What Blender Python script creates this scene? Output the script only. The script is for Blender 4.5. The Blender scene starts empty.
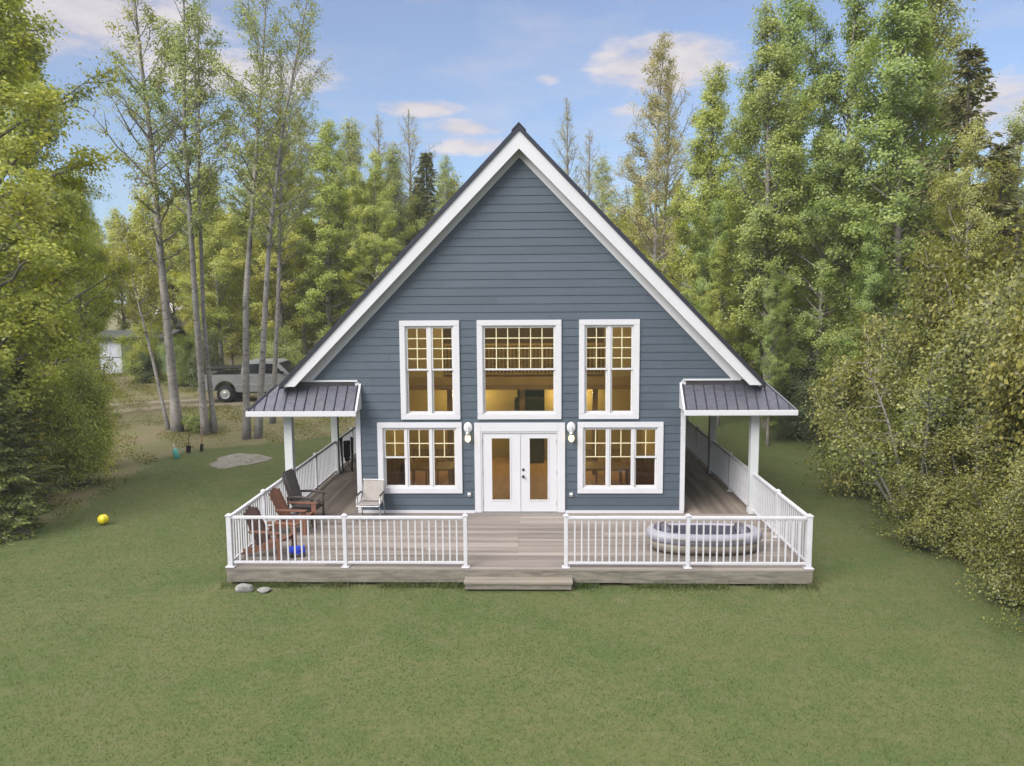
import bpy, bmesh, math, random
import numpy as np
from mathutils import Vector, Matrix

random.seed(7)
scene = bpy.context.scene
COL = scene.collection
R = math.radians
DZ = 0.36                                   # deck floor above the lawn

# ------------------------------------------------------------------ materials
def new_mat(name):
    m = bpy.data.materials.new(name); m.use_nodes = True
    nt = m.node_tree; nt.nodes.clear()
    out = nt.nodes.new('ShaderNodeOutputMaterial')
    return m, nt, out

def nd(nt, t, **kw):
    n = nt.nodes.new(t)
    for k, v in kw.items():
        if k.startswith('i_'):
            n.inputs[k[2:].replace('_', ' ')].default_value = v
        else:
            setattr(n, k, v)
    return n

def mixc(nt, fac, a, b, blend='MIX'):
    n = nt.nodes.new('ShaderNodeMix'); n.data_type = 'RGBA'; n.blend_type = blend
    for sock, v in ((n.inputs[0], fac), (n.inputs[6], a), (n.inputs[7], b)):
        if hasattr(v, 'is_linked') or hasattr(v, 'links'): nt.links.new(v, sock)
        elif isinstance(v, (int, float)): sock.default_value = v
        else: sock.default_value = (*v[:3], 1)
    return n.outputs[2]

def ramp(nt, src, stops):
    n = nt.nodes.new('ShaderNodeValToRGB'); nt.links.new(src, n.inputs[0])
    e = n.color_ramp.elements
    while len(e) < len(stops): e.new(0.5)
    for el, (p, c) in zip(e, stops):
        el.position = p; el.color = (*c[:3], 1) if not isinstance(c, (int, float)) else (c, c, c, 1)
    return n.outputs[0]

def noise(nt, vec, scale, detail=4, rough=.55, stretch=None):
    if stretch:
        mp = nt.nodes.new('ShaderNodeMapping'); mp.inputs['Scale'].default_value = stretch
        nt.links.new(vec, mp.inputs[0]); vec = mp.outputs[0]
    n = nt.nodes.new('ShaderNodeTexNoise'); nt.links.new(vec, n.inputs['Vector'])
    n.inputs['Scale'].default_value = scale; n.inputs['Detail'].default_value = detail
    n.inputs['Roughness'].default_value = rough
    return n.outputs[0]

def coords(nt): return nt.nodes.new('ShaderNodeTexCoord').outputs['Object']

def surf(name, c1, c2=None, scale=3, rough=.6, stretch=None, bump=0, bscale=40, metallic=0, island=0, spec=.5, c3=None, fine=None):
    """Principled surface with noise mottling between two colours, per-piece tone and bump."""
    m, nt, out = new_mat(name)
    b = nt.nodes.new('ShaderNodeBsdfPrincipled'); nt.links.new(b.outputs[0], out.inputs[0])
    b.inputs['Roughness'].default_value = rough; b.inputs['Metallic'].default_value = metallic
    b.inputs['Specular IOR Level'].default_value = spec
    v = coords(nt)
    if c2 is None: c2 = tuple(x * .82 for x in c1)
    col = mixc(nt, ramp(nt, noise(nt, v, scale, stretch=stretch), [(.32, 0), (.68, 1)]), c1, c2)
    if fine:
        col = mixc(nt, ramp(nt, noise(nt, v, fine, 3, stretch=stretch), [(.4, 0), (.62, 1)]), col, c3 if c3 else c2)
    if island:
        g = nt.nodes.new('ShaderNodeNewGeometry')
        f = ramp(nt, g.outputs['Random Per Island'], [(0, 1 - island), (1, 1 + island)])
        col = mixc(nt, 1.0, col, f, 'MULTIPLY')
    nt.links.new(col, b.inputs['Base Color'])
    if bump:
        bn = nt.nodes.new('ShaderNodeBump'); bn.inputs['Strength'].default_value = bump; bn.inputs['Distance'].default_value = .02
        nt.links.new(noise(nt, v, bscale, 5, stretch=stretch), bn.inputs['Height']); nt.links.new(bn.outputs[0], b.inputs['Normal'])
    return m

def leaf_mat(name, stops, trans=.38):
    m, nt, out = new_mat(name)
    g = nt.nodes.new('ShaderNodeNewGeometry'); oi = nt.nodes.new('ShaderNodeObjectInfo')
    col = ramp(nt, g.outputs['Random Per Island'], stops)
    tint = ramp(nt, oi.outputs['Random'], [(0, (.88, .98, .95)), (.5, (1, 1, 1)), (1, (1.08, 1.0, .9))])
    col = mixc(nt, 1.0, col, tint, 'MULTIPLY')
    v = coords(nt)
    col = mixc(nt, 1.0, col, ramp(nt, noise(nt, v, .9, 3), [(.3, (.80, .86, .85)), (.7, (1.13, 1.08, 1.0))]), 'MULTIPLY')
    d = nt.nodes.new('ShaderNodeBsdfDiffuse'); t = nt.nodes.new('ShaderNodeBsdfTranslucent')
    nt.links.new(col, d.inputs[0])
    nt.links.new(mixc(nt, 1.0, col, (1.2, 1.2, .6), 'MULTIPLY'), t.inputs[0])
    mx = nt.nodes.new('ShaderNodeMixShader'); mx.inputs[0].default_value = trans
    nt.links.new(d.outputs[0], mx.inputs[1]); nt.links.new(t.outputs[0], mx.inputs[2])
    gl = nt.nodes.new('ShaderNodeBsdfGlossy'); gl.inputs['Roughness'].default_value = .45
    m2 = nt.nodes.new('ShaderNodeMixShader'); m2.inputs[0].default_value = .035
    nt.links.new(mx.outputs[0], m2.inputs[1]); nt.links.new(gl.outputs[0], m2.inputs[2])
    nt.links.new(m2.outputs[0], out.inputs[0])
    return m

def bark_mat(name, pale, dark, marks=.55):
    m, nt, out = new_mat(name)
    b = nt.nodes.new('ShaderNodeBsdfPrincipled'); nt.links.new(b.outputs[0], out.inputs[0])
    b.inputs['Roughness'].default_value = .85
    v = coords(nt)
    n1 = noise(nt, v, 1.6, 6, .7, (1.6, 1.6, 1.0))
    col = mixc(nt, ramp(nt, noise(nt, v, 1.1, 5, .6), [(.35, 0), (.65, 1)]), tuple(x * 1.25 for x in pale), tuple(x * .62 for x in pale))
    col = mixc(nt, ramp(nt, noise(nt, v, 5, 5, .7, (1, 1, 2.6)), [(marks - .02, 0), (marks + .08, .85)]), col, dark)
    col = mixc(nt, ramp(nt, n1, [(marks + .02, 0), (marks + .10, .9)]), col, dark)
    sz = nt.nodes.new('ShaderNodeSeparateXYZ'); nt.links.new(v, sz.inputs[0])
    ft = nt.nodes.new('ShaderNodeMath'); ft.operation = 'MULTIPLY_ADD'; ft.inputs[1].default_value = -.45; nt.links.new(sz.outputs[2], ft.inputs[0]); nt.links.new(n1, ft.inputs[2])
    col = mixc(nt, ramp(nt, ft.outputs[0], [(.05, 0), (.45, .8)]), col, tuple(x * 1.3 for x in dark))
    bb = nt.nodes.new('ShaderNodeBump'); bb.inputs['Strength'].default_value = .6; bb.inputs['Distance'].default_value = .03
    nt.links.new(noise(nt, v, 8, 5, .7, (1, 1, .6)), bb.inputs['Height']); nt.links.new(bb.outputs[0], b.inputs['Normal'])
    nt.links.new(col, b.inputs['Base Color'])
    return m

def glass_mat(name, tint=(.93, .95, .93)):
    m, nt, out = new_mat(name)
    tr = nt.nodes.new('ShaderNodeBsdfTransparent'); tr.inputs[0].default_value = (*tint, 1)
    gl = nt.nodes.new('ShaderNodeBsdfGlossy'); gl.inputs['Roughness'].default_value = .02
    lw = nt.nodes.new('ShaderNodeFresnel'); lw.inputs[0].default_value = 1.5
    mx = nt.nodes.new('ShaderNodeMixShader'); nt.links.new(lw.outputs[0], mx.inputs[0])
    nt.links.new(tr.outputs[0], mx.inputs[1]); nt.links.new(gl.outputs[0], mx.inputs[2]); nt.links.new(mx.outputs[0], out.inputs[0])
    return m

def emit_mat(name, col, s):
    m, nt, out = new_mat(name)
    e = nt.nodes.new('ShaderNodeEmission'); e.inputs[0].default_value = (*col, 1); e.inputs[1].default_value = s
    nt.links.new(e.outputs[0], out.inputs[0]); return m

M = {}
M['siding'] = surf('blue_grey_siding', (.062, .081, .102), (.054, .071, .090), 1.3, .5, (.4, 1, 3), bump=.12, bscale=25, island=.07)
M['white'] = surf('white_trim_paint', (.53, .52, .54), (.50, .49, .505), 1.2, .45)
M['white_dirty'] = surf('white_post_paint', (.51, .515, .515), (.45, .465, .455), 2.5, .5)
M['vinyl'] = surf('white_railing', (.53, .515, .54), (.47, .455, .475), 5, .4)
M['frame'] = surf('window_vinyl', (.55, .535, .54), (.51, .50, .49), 4, .4)
M['grille'] = surf('warm_lit_grille', (.70, .62, .40), (.62, .55, .34), 8, .4)  # yellow in the colour stands for warm room light on the bars
M['metal_roof'] = surf('dark_metal_roof', (.068, .070, .094), (.052, .055, .075), 1.6, .38, (1, 3, 1), metallic=.35, fine=7, c3=(.088, .085, .10))
M['roof_edge'] = surf('dark_roof_edge', (.032, .033, .045), (.024, .025, .034), 3, .4, metallic=.3)
M['flash'] = surf('dark_flashing', (.06, .05, .055), (.045, .04, .045), 4, .4, metallic=.3)
M['decking_x'] = surf('weathered_front_decking', (.182, .152, .132), (.132, .110, .096), 2.4, .8, (.35, 6, 1), bump=.2, bscale=12, island=.27, fine=.7, c3=(.225, .195, .172))
M['decking_y'] = surf('weathered_side_decking', (.182, .148, .120), (.128, .104, .084), 2.4, .8, (6, .35, 1), bump=.2, bscale=12, island=.27, fine=.7, c3=(.205, .167, .137))
M['fascia_wood'] = surf('grey_fascia_wood', (.155, .135, .105), (.095, .083, .066), 1.6, .85, (1, 1, 7), bump=.2, bscale=10, fine=3, c3=(.19, .168, .135))
M['step_wood'] = surf('pale_step_wood', (.22, .19, .15), (.16, .14, .11), 2, .85, (.5, 6, 1), bump=.2, bscale=12, island=.1)
M['joist'] = surf('dark_underdeck', (.05, .045, .035), (.03, .028, .02), 3, .9)
M['pine'] = surf('interior_pine', (.44, .30, .105), (.36, .235, .075), 1.4, .5, (1, 1, .5), island=.06)
M['olive_wall'] = surf('interior_drywall', (.50, .40, .17), (.45, .36, .15), 1, .7)
M['pine_dark'] = surf('interior_trim_wood', (.33, .20, .075), (.26, .155, .055), 3, .5)
M['floor_wood'] = surf('interior_floor_wood', (.50, .31, .14), (.40, .24, .10), 2, .5, (5, .5, 1))
M['fridge'] = surf('dark_appliance', (.075, .075, .045), (.06, .06, .04), 2, .4)
M['glass'] = glass_mat('window_glass')
M['screen'] = glass_mat('screened_glass', (.45, .42, .42))
M['bulb'] = emit_mat('warm_bulb', (1, .74, .34), 115)
M['lamp_glow'] = emit_mat('porch_bulb', (1, .74, .36), 1.7)
M['frost'] = surf('frosted_shade', (.80, .80, .80), (.72, .72, .71), 6, .25)
M['steel'] = surf('brushed_steel', (.45, .45, .45), (.38, .38, .38), 6, .35, metallic=.8)
M['dark_metal'] = surf('dark_metal', (.03, .03, .032), (.02, .02, .022), 6, .4, metallic=.4)
M['black'] = surf('black_fabric', (.014, .014, .015), (.022, .022, .024), 8, .8)
M['adir'] = surf('stained_cedar', (.19, .085, .050), (.135, .058, .036), 4, .6, (1, 6, 1), island=.18)
M['adir_worn'] = surf('dark_worn_cedar', (.085, .045, .036), (.06, .034, .03), 4, .6, (1, 6, 1), island=.18)
M['wicker'] = surf('dark_brown_wicker', (.058, .044, .040), (.035, .028, .026), 30, .7, bump=.5, bscale=70)
M['cushion'] = surf('dark_cushion', (.085, .070, .066), (.065, .052, .050), 8, .9)
M['sling'] = surf('beige_sling', (.29, .26, .235), (.245, .22, .20), 5, .8)
M['raft'] = surf('grey_raft_tube', (.27, .26, .30), (.22, .21, .245), 4, .45)
M['raft_low'] = surf('tan_raft_band', (.22, .19, .15), (.17, .145, .115), 4, .5)
M['raft_dark'] = surf('dark_raft_inside', (.085, .08, .105), (.06, .056, .075), 5, .5)
M['blue'] = surf('blue_plastic', (.02, .06, .55), (.015, .045, .45), 4, .35)
M['yellow'] = surf('yellow_ball', (.70, .56, .02), (.62, .48, .015), 4, .35)
M['rock'] = surf('pale_rock', (.27, .26, .245), (.16, .155, .14), 5, .9, bump=.6, bscale=14, fine=20)
M['ash'] = surf('pale_ash_sand', (.165, .15, .125), (.11, .105, .07), 2.2, .95, bump=.6, bscale=10, fine=7, c3=(.20, .185, .16))
M['teal'] = surf('teal_plastic', (.10, .36, .30), (.07, .28, .24), 5, .4)
M['orange_wood'] = surf('orange_handle', (.30, .12, .05), (.22, .09, .04), 6, .6)
M['truck'] = surf('silver_paint', (.33, .325, .33), (.28, .275, .28), 1.5, .32, metallic=.35)
M['truck_chrome'] = surf('pale_chrome', (.60, .60, .60), (.5, .5, .5), 4, .25, metallic=.7)
M['truck_glass'] = surf('tinted_glass', (.012, .014, .016), (.02, .022, .024), 2, .08)
M['tyre'] = surf('black_tyre', (.010, .010, .010), (.016, .015, .014), 9, .85, bump=.4, bscale=30)
M['red'] = surf('red_lamp', (.35, .02, .015), (.28, .015, .01), 4, .3)
M['shed_wall'] = surf('faded_green_shed', (.145, .21, .165), (.11, .165, .13), 2, .8, (4, 1, .4), island=.08)
M['shed_door'] = surf('white_shed_door', (.56, .58, .66), (.47, .49, .56), 2, .6)
M['shed_roof'] = surf('dark_shed_roof', (.05, .055, .045), (.035, .04, .03), 3, .8)
M['white_roof'] = surf('white_metal_roof', (.78, .74, .76), (.66, .62, .64), 3, .4)
M['cabin_wall'] = surf('grey_cabin_wall', (.20, .21, .17), (.15, .16, .13), 3, .8)
M['bark_aspen'] = bark_mat('aspen_bark', (.26, .238, .215), (.055, .048, .042), .56)
M['bark_grey'] = bark_mat('grey_bark', (.20, .18, .155), (.07, .06, .05), .55)
M['bark_dark'] = bark_mat('spruce_bark', (.10, .075, .055), (.05, .036, .028), .5)
M['leaf_lime'] = leaf_mat('lime_leaves', [(0, (.205, .245, .036)), (.5, (.315, .345, .048)), (1, (.440, .440, .072))])
M['leaf_green'] = leaf_mat('fresh_green_leaves', [(0, (.150, .205, .048)), (.5, (.232, .292, .070)), (1, (.345, .385, .100))])
M['leaf_mid'] = leaf_mat('soft_green_leaves', [(0, (.190, .220, .064)), (.5, (.285, .310, .086)), (1, (.390, .390, .118))])
M['leaf_yellow'] = leaf_mat('yellow_green_leaves', [(0, (.235, .265, .047)), (.5, (.345, .365, .066)), (1, (.450, .445, .094))])
M['leaf_olive'] = leaf_mat('olive_leaves', [(0, (.085, .092, .024)), (.5, (.175, .176, .040)), (1, (.310, .285, .070))])
M['leaf_bud'] = leaf_mat('pale_buds', [(0, (0.263, 0.228, 0.114)), (.5, (0.324, 0.306, 0.123)), (1, (0.438, 0.385, 0.193))])
M['needle'] = leaf_mat('spruce_needles', [(0, (.055, .085, .036)), (.5, (.100, .142, .046)), (1, (.260, .285, .062))], .2)
M['needle_brown'] = leaf_mat('brownish_needles', [(0, (.080, .090, .036)), (.5, (.140, .145, .052)), (1, (.25, .21, .085))], .2)
M['leaf_dark'] = leaf_mat('dark_understory', [(0, (0.048, 0.072, 0.027)), (.6, (0.090, 0.117, 0.039)), (1, (0.150, 0.168, 0.054))], .25)

# ------------------------------------------------------------------ mesh helpers
class MB:
    """Collects shapes; build() links them as ONE mesh object."""
    def __init__(s): s.v, s.f = [], []
    def add(s, vs, fs):
        n = len(s.v); s.v += [tuple(p) for p in vs]; s.f += [tuple(i + n for i in f) for f in fs]; return s
    def box(s, x0, x1, y0, y1, z0, z1, rot=None, at=None):
        vs = [Vector((x, y, z)) for x in (x0, x1) for y in (y0, y1) for z in (z0, z1)]
        if rot is not None: vs = [rot @ v for v in vs]
        if at is not None: vs = [v + Vector(at) for v in vs]
        return s.add(vs, [(0, 1, 3, 2), (4, 6, 7, 5), (0, 4, 5, 1), (2, 3, 7, 6), (0, 2, 6, 4), (1, 5, 7, 3)])
    def cbox(s, c, size, rx=0, ry=0, rz=0):
        rot = Matrix.Rotation(rz, 3, 'Z') @ Matrix.Rotation(ry, 3, 'Y') @ Matrix.Rotation(rx, 3, 'X')
        a, b, d = (q / 2 for q in size)
        return s.box(-a, a, -b, b, -d, d, rot, c)
    def prism(s, poly, fn, d0, d1):
        """poly of 2D points pushed between two depths; fn(u, v, d) gives the 3D point."""
        n = len(poly)
        vs = [fn(u, v, d0) for u, v in poly] + [fn(u, v, d1) for u, v in poly]
        fs = [tuple(range(n))[::-1], tuple(range(n, 2 * n))] + [(i, (i + 1) % n, n + (i + 1) % n, n + i) for i in range(n)]
        return s.add(vs, fs)
    def tube(s, path, rad, seg=8, caps=True):
        path = [Vector(p) for p in path]
        rad = [rad] * len(path) if isinstance(rad, (int, float)) else rad
        vs, fs = [], []
        for i, p in enumerate(path):
            d = (path[min(i + 1, len(path) - 1)] - path[max(i - 1, 0)]).normalized()
            a = d.cross(Vector((0, 0, 1)) if abs(d.z) < .9 else Vector((1, 0, 0))).normalized(); b = d.cross(a)
            for k in range(seg):
                t = 2 * math.pi * k / seg; vs.append(p + (a * math.cos(t) + b * math.sin(t)) * rad[i])
        for i in range(len(path) - 1):
            for k in range(seg):
                fs.append((i * seg + k, i * seg + (k + 1) % seg, (i + 1) * seg + (k + 1) % seg, (i + 1) * seg + k))
        if caps: fs += [tuple(range(seg))[::-1], tuple(range((len(path) - 1) * seg, len(path) * seg))]
        return s.add(vs, fs)
    def lathe(s, prof, c=(0, 0, 0), seg=20, rot=None):
        vs, fs = [], []
        for r, z in prof:
            for k in range(seg):
                t = 2 * math.pi * k / seg; p = Vector((r * math.cos(t), r * math.sin(t), z))
                if rot is not None: p = rot @ p
                vs.append(p + Vector(c))
        for i in range(len(prof) - 1):
            for k in range(seg):
                fs.append((i * seg + k, i * seg + (k + 1) % seg, (i + 1) * seg + (k + 1) % seg, (i + 1) * seg + k))
        fs += [tuple(range(seg))[::-1], tuple(range((len(prof) - 1) * seg, len(prof) * seg))]
        return s.add(vs, fs)
    def build(s, name, mat, parent=None, bevel=0, smooth=False, loc=None):
        me = bpy.data.meshes.new(name); me.from_pydata(s.v, [], s.f)
        bm = bmesh.new(); bm.from_mesh(me); bmesh.ops.recalc_face_normals(bm, faces=bm.faces)
        if bevel:
            bmesh.ops.bevel(bm, geom=[e for e in bm.edges if len(e.link_faces) == 2 and e.calc_face_angle(0) > .6], offset=bevel, segments=2, affect='EDGES', clamp_overlap=True)
        bm.to_mesh(me); bm.free()
        if smooth:
            for p in me.polygons: p.use_smooth = True
        for m in (mat if isinstance(mat, (list, tuple)) else [mat]): me.materials.append(m)
        o = bpy.data.objects.new(name, me); COL.objects.link(o)
        if parent is not None: o.parent = parent
        if loc: o.location = loc
        return o

def tag(o, label=None, cat=None, group=None, kind=None):
    for k, v in (('label', label), ('category', cat), ('group', group), ('kind', kind)):
        if v: o[k] = v
    return o
def thing(name, label, cat, loc=(0, 0, 0), rz=0, group=None):
    o = bpy.data.objects.new(name, None); COL.objects.link(o); o.empty_display_size = .2
    o.location = loc; o.rotation_euler = (0, 0, rz); tag(o, label, cat, group); return o
def copy_tree(o, parent=None):
    c = o.copy(); COL.objects.link(c)
    if parent is not None: c.parent = parent
    for ch in [x for x in bpy.data.objects if x.parent == o]: copy_tree(ch, c)
    return c
def np_mesh(name, V, F, mat):
    V = np.asarray(V, np.float32); F = np.asarray(F, np.int32)
    me = bpy.data.meshes.new(name); k = F.shape[1]
    me.vertices.add(len(V)); me.vertices.foreach_set('co', V.ravel())
    me.loops.add(F.size); me.loops.foreach_set('vertex_index', F.ravel())
    me.polygons.add(len(F)); me.polygons.foreach_set('loop_start', np.arange(0, F.size, k, dtype=np.int32))
    me.polygons.foreach_set('loop_total', np.full(len(F), k, np.int32))
    me.update(calc_edges=True); me.materials.append(mat); return me

# ------------------------------------------------------------------ ground, driveway, grass
def sstep(a, b, x):
    t = np.clip((np.asarray(x, float) - a) / (b - a), 0, 1); return t * t * (3 - 2 * t)
def ground_z(x, y):
    x = np.asarray(x, float); y = np.asarray(y, float)
    return .62 * sstep(9, 20, y) + 1.2 * sstep(20, 60, y) + .03 * np.sin(x * .7 + 1) * np.sin(y * .6) * sstep(1, 4, np.maximum(np.abs(x) - 6.2, 0) + np.maximum(-4.6 - y, 0))
LEFT_Y = [-14, -5, -2, 1, 3, 5, 8, 10, 11.5, 14, 60]; LEFT_X = [-14, -12.5, -12.1, -12.0, -12.2, -12.5, -12.9, -12.5, -9, -5, -5]
RIGHT_Y = [-14, -10, -7, -2.5, 3, 6, 12, 60]; RIGHT_X = [7.6, 8.2, 8.9, 9.5, 10.6, 11.2, 11.8, 11.8]
def dirt(x, y):
    x = np.asarray(x, float); y = np.asarray(y, float)
    l = np.interp(y, LEFT_Y, LEFT_X); r = np.interp(y, RIGHT_Y, RIGHT_X)
    d = np.maximum(sstep(.9, -1.4, x - l), sstep(-.9, 1.0, x - r))
    back = np.maximum(.38 * sstep(9.5, 14, y), sstep(22, 26, y))
    near = .75 * np.exp(-np.maximum(np.maximum(np.abs(x) - 5.85, -4.1 - y), 0) / .38) * (y < 10)
    for wx, wy, wr, wa in ((-6.4, -4.9, .9, .55), (-3.2, -4.7, .8, .4), (2.6, -4.8, 1.0, .5), (5.2, -4.7, .8, .45), (6.6, -2.6, .8, .4), (-7.2, -2.6, .9, .3), (.1, -5.0, 1.0, .35)):
        near = np.maximum(near, wa * np.exp(-((x - wx) ** 2 + 2.2 * (y - wy) ** 2) / wr ** 2))
    return np.clip(np.maximum.reduce([d, back, near]), 0, 1)
m, nt, out = new_mat('lawn_and_soil')
b = nt.nodes.new('ShaderNodeBsdfPrincipled'); nt.links.new(b.outputs[0], out.inputs[0]); b.inputs['Roughness'].default_value = .95; b.inputs['Specular IOR Level'].default_value = .15
v = coords(nt); at = nd(nt, 'ShaderNodeAttribute', attribute_name='dirt')
lawn = mixc(nt, ramp(nt, noise(nt, v, .45, 5, .6), [(.38, 0), (.60, 1)]), (.052, .080, .022), (.086, .096, .035))
lawn = mixc(nt, ramp(nt, noise(nt, v, 2.2, 5, .65), [(.46, 0), (.66, .8)]), lawn, (.102, .096, .045))
lawn = mixc(nt, ramp(nt, noise(nt, v, 6.5, 5, .7), [(.44, 0), (.62, .8)]), lawn, (.050, .074, .021))
lawn = mixc(nt, ramp(nt, noise(nt, v, 17, 4, .7), [(.46, 0), (.64, .65)]), lawn, (.100, .108, .045))
soil = mixc(nt, ramp(nt, noise(nt, v, .8, 6, .65), [(.35, 0), (.65, 1)]), (.160, .132, .078), (.112, .122, .046))
soil = mixc(nt, ramp(nt, noise(nt, v, 6, 5, .7), [(.5, 0), (.7, 1)]), soil, (.155, .118, .075))
ad = nt.nodes.new('ShaderNodeMath'); ad.operation = 'ADD'; nt.links.new(at.outputs['Fac'], ad.inputs[0])
sb = nt.nodes.new('ShaderNodeMath'); sb.operation = 'MULTIPLY_ADD'; sb.inputs[1].default_value = 1.1; sb.inputs[2].default_value = -.55
nt.links.new(noise(nt, v, 1.1, 6, .6), sb.inputs[0]); nt.links.new(sb.outputs[0], ad.inputs[1])
col = mixc(nt, ramp(nt, ad.outputs[0], [(.38, 0), (.85, 1)]), lawn, soil)
nt.links.new(col, b.inputs['Base Color'])
bp_ = nt.nodes.new('ShaderNodeBump'); bp_.inputs['Strength'].default_value = .3; bp_.inputs['Distance'].default_value = .04
nt.links.new(noise(nt, v, 14, 5, .7), bp_.inputs['Height']); nt.links.new(bp_.outputs[0], b.inputs['Normal'])
M['ground'] = m
xs = np.concatenate([[-900, -400, -200, -120, -80, -60], np.arange(-48, 40.1, .4), [55, 80, 120, 200, 400, 900]])
ys = np.concatenate([[-400, -150, -70, -40, -25], np.arange(-16, 50.1, .4), [60, 75, 100, 150, 300, 600, 1200]])
GX, GY = np.meshgrid(xs, ys)
V = np.stack([GX.ravel(), GY.ravel(), ground_z(GX, GY).ravel()], 1)
nx, ny = len(xs), len(ys); i = np.arange((ny - 1) * nx).reshape(ny - 1, nx)[:, :-1].ravel()
me = np_mesh('ground', V, np.stack([i, i + 1, i + 1 + nx, i + nx], 1), M['ground'])
a = me.attributes.new('dirt', 'FLOAT', 'POINT'); a.data.foreach_set('value', dirt(GX, GY).ravel().astype(np.float32))
me.polygons.foreach_set('use_smooth', np.ones(len(me.polygons), bool))
g = bpy.data.objects.new('ground', me); COL.objects.link(g); tag(g, kind='structure')

# gravel driveway: an uneven strip with two worn wheel tracks
m, nt, out = new_mat('driveway_gravel')
b = nt.nodes.new('ShaderNodeBsdfPrincipled'); nt.links.new(b.outputs[0], out.inputs[0]); b.inputs['Roughness'].default_value = .95
v = coords(nt); at = nd(nt, 'ShaderNodeAttribute', attribute_name='track')
c = mixc(nt, ramp(nt, noise(nt, v, 1.2, 6, .65), [(.35, 0), (.65, 1)]), (.125, .094, .055), (.095, .090, .042))
pale = mixc(nt, ramp(nt, noise(nt, v, 5, 5, .7), [(.4, 0), (.7, 1)]), (.215, .175, .120), (.165, .138, .085))
ad = nt.nodes.new('ShaderNodeMath'); ad.operation = 'MULTIPLY_ADD'; ad.inputs[1].default_value = 1.0
nt.links.new(noise(nt, v, 1.6, 5, .6), ad.inputs[0]); nt.links.new(at.outputs['Fac'], ad.inputs[2])
c = mixc(nt, ramp(nt, ad.outputs[0], [(.75, 0), (1.15, 1)]), c, pale)
nt.links.new(c, b.inputs['Base Color'])
bp_ = nt.nodes.new('ShaderNodeBump'); bp_.inputs['Strength'].default_value = .8; bp_.inputs['Distance'].default_value = .04
nt.links.new(noise(nt, v, 11, 5, .7), bp_.inputs['Height']); nt.links.new(bp_.outputs[0], b.inputs['Normal'])
M['drive'] = m
def spline(pts, n):
    P = [Vector(p) for p in pts]; P = [P[0] * 2 - P[1]] + P + [P[-1] * 2 - P[-2]]; res = []
    for k in range(len(P) - 3):
        for j in range(n):
            t = j / n; p0, p1, p2, p3 = P[k:k + 4]
            res.append(.5 * (2 * p1 + (p2 - p0) * t + (2 * p0 - 5 * p1 + 4 * p2 - p3) * t * t + (3 * p1 - p0 - 3 * p2 + p3) * t ** 3))
    return res + [P[-2]]
ctr = spline([(-6, 20.5, 0), (-12, 20.2, 0), (-17, 19.5, 0), (-20.5, 17.5, 0), (-24, 13.5, 0), (-29, 8, 0)], 12)
rng = np.random.default_rng(3); V, T = [], []; W = 17
for k, p in enumerate(ctr):
    d = (ctr[min(k + 1, len(ctr) - 1)] - ctr[max(k - 1, 0)]).normalized(); nrm = Vector((-d.y, d.x, 0))
    hl, hr = 1.9 + rng.uniform(-.35, .35), 1.9 + rng.uniform(-.35, .35)
    for j in range(W):
        s = -1 + 2 * j / (W - 1); q = p + nrm * s * (hl if s < 0 else hr)
        V.append((q.x, q.y, float(ground_z(q.x, q.y)) + .012)); T.append(max(math.exp(-((abs(s) - .48) / .2) ** 2), 0) * (1 if abs(s) < .9 else 0))
i = np.array([a * W + j for a in range(len(ctr) - 1) for j in range(W - 1)])
me = np_mesh('driveway', V, np.stack([i, i + 1, i + 1 + W, i + W], 1), M['drive'])
a = me.attributes.new('track', 'FLOAT', 'POINT'); a.data.foreach_set('value', np.array(T, np.float32))
o = bpy.data.objects.new('driveway', me); COL.objects.link(o); tag(o, kind='structure')

# mown grass blades
m = leaf_mat('grass_blades', [(0, (.122, .166, .046)), (.5, (.132, .172, .050)), (.85, (.142, .176, .055)), (1, (.165, .178, .070))], .5)
nt = m.node_tree                                     # large soft patches: drier and greener areas
lk = [l for l in nt.links if l.to_node.type in ('BSDF_DIFFUSE',)][0]; src_ = lk.from_socket; tl = [n for n in nt.nodes if n.type == 'BSDF_TRANSLUCENT'][0]
pv = coords(nt)
pc = mixc(nt, 1.0, src_, ramp(nt, noise(nt, pv, .38, 6, .62), [(.33, (.78, .98, .86)), (.5, (1.0, 1.0, 1.0)), (.64, (1.38, 1.08, 1.25))]), 'MULTIPLY')
pc = mixc(nt, 1.0, pc, ramp(nt, noise(nt, pv, 2.2, 5, .65), [(.36, (.84, .88, .88)), (.66, (1.13, 1.08, 1.08))]), 'MULTIPLY')
nt.links.new(pc, lk.to_socket); nt.links.new(pc, tl.inputs[0])
gn = nt.nodes.new('ShaderNodeNewGeometry'); va = nd(nt, 'ShaderNodeVectorMath', operation='MULTIPLY_ADD')      # soft shading of the matted turf
nt.links.new(gn.outputs['Normal'], va.inputs[0]); va.inputs[1].default_value = (.35, .35, .35); va.inputs[2].default_value = (0, 0, 1)
vn = nd(nt, 'ShaderNodeVectorMath', operation='NORMALIZE'); nt.links.new(va.outputs[0], vn.inputs[0]); nt.links.new(vn.outputs[0], lk.to_node.inputs['Normal'])
M['grass'] = m
rng = np.random.default_rng(11); N = 360000
gx = rng.uniform(-16, 12, N); gy = -12.5 + 36 * rng.beta(1.0, 2.1, N); dd = dirt(gx, gy)
pn = .55 + .25 * np.sin(gx * 1.3 + np.sin(gy * .9) * 2) * np.sin(gy * 1.1 + 1) + rng.uniform(-.25, .25, N)
keep = (rng.uniform(0, 1, N) > dd * 1.02 - .02) & (dd < pn + .3) & ~((np.abs(gx) < 5.9) & (gy > -4.12) & (gy < 9.3)) & ~((gx > -14) & (np.abs(gy - 20) < 1.7))
keep &= ~((np.abs(gx - .04) < 1.08) & (gy > -4.45) & (gy < -4))
gx, gy = gx[keep], gy[keep]
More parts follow.
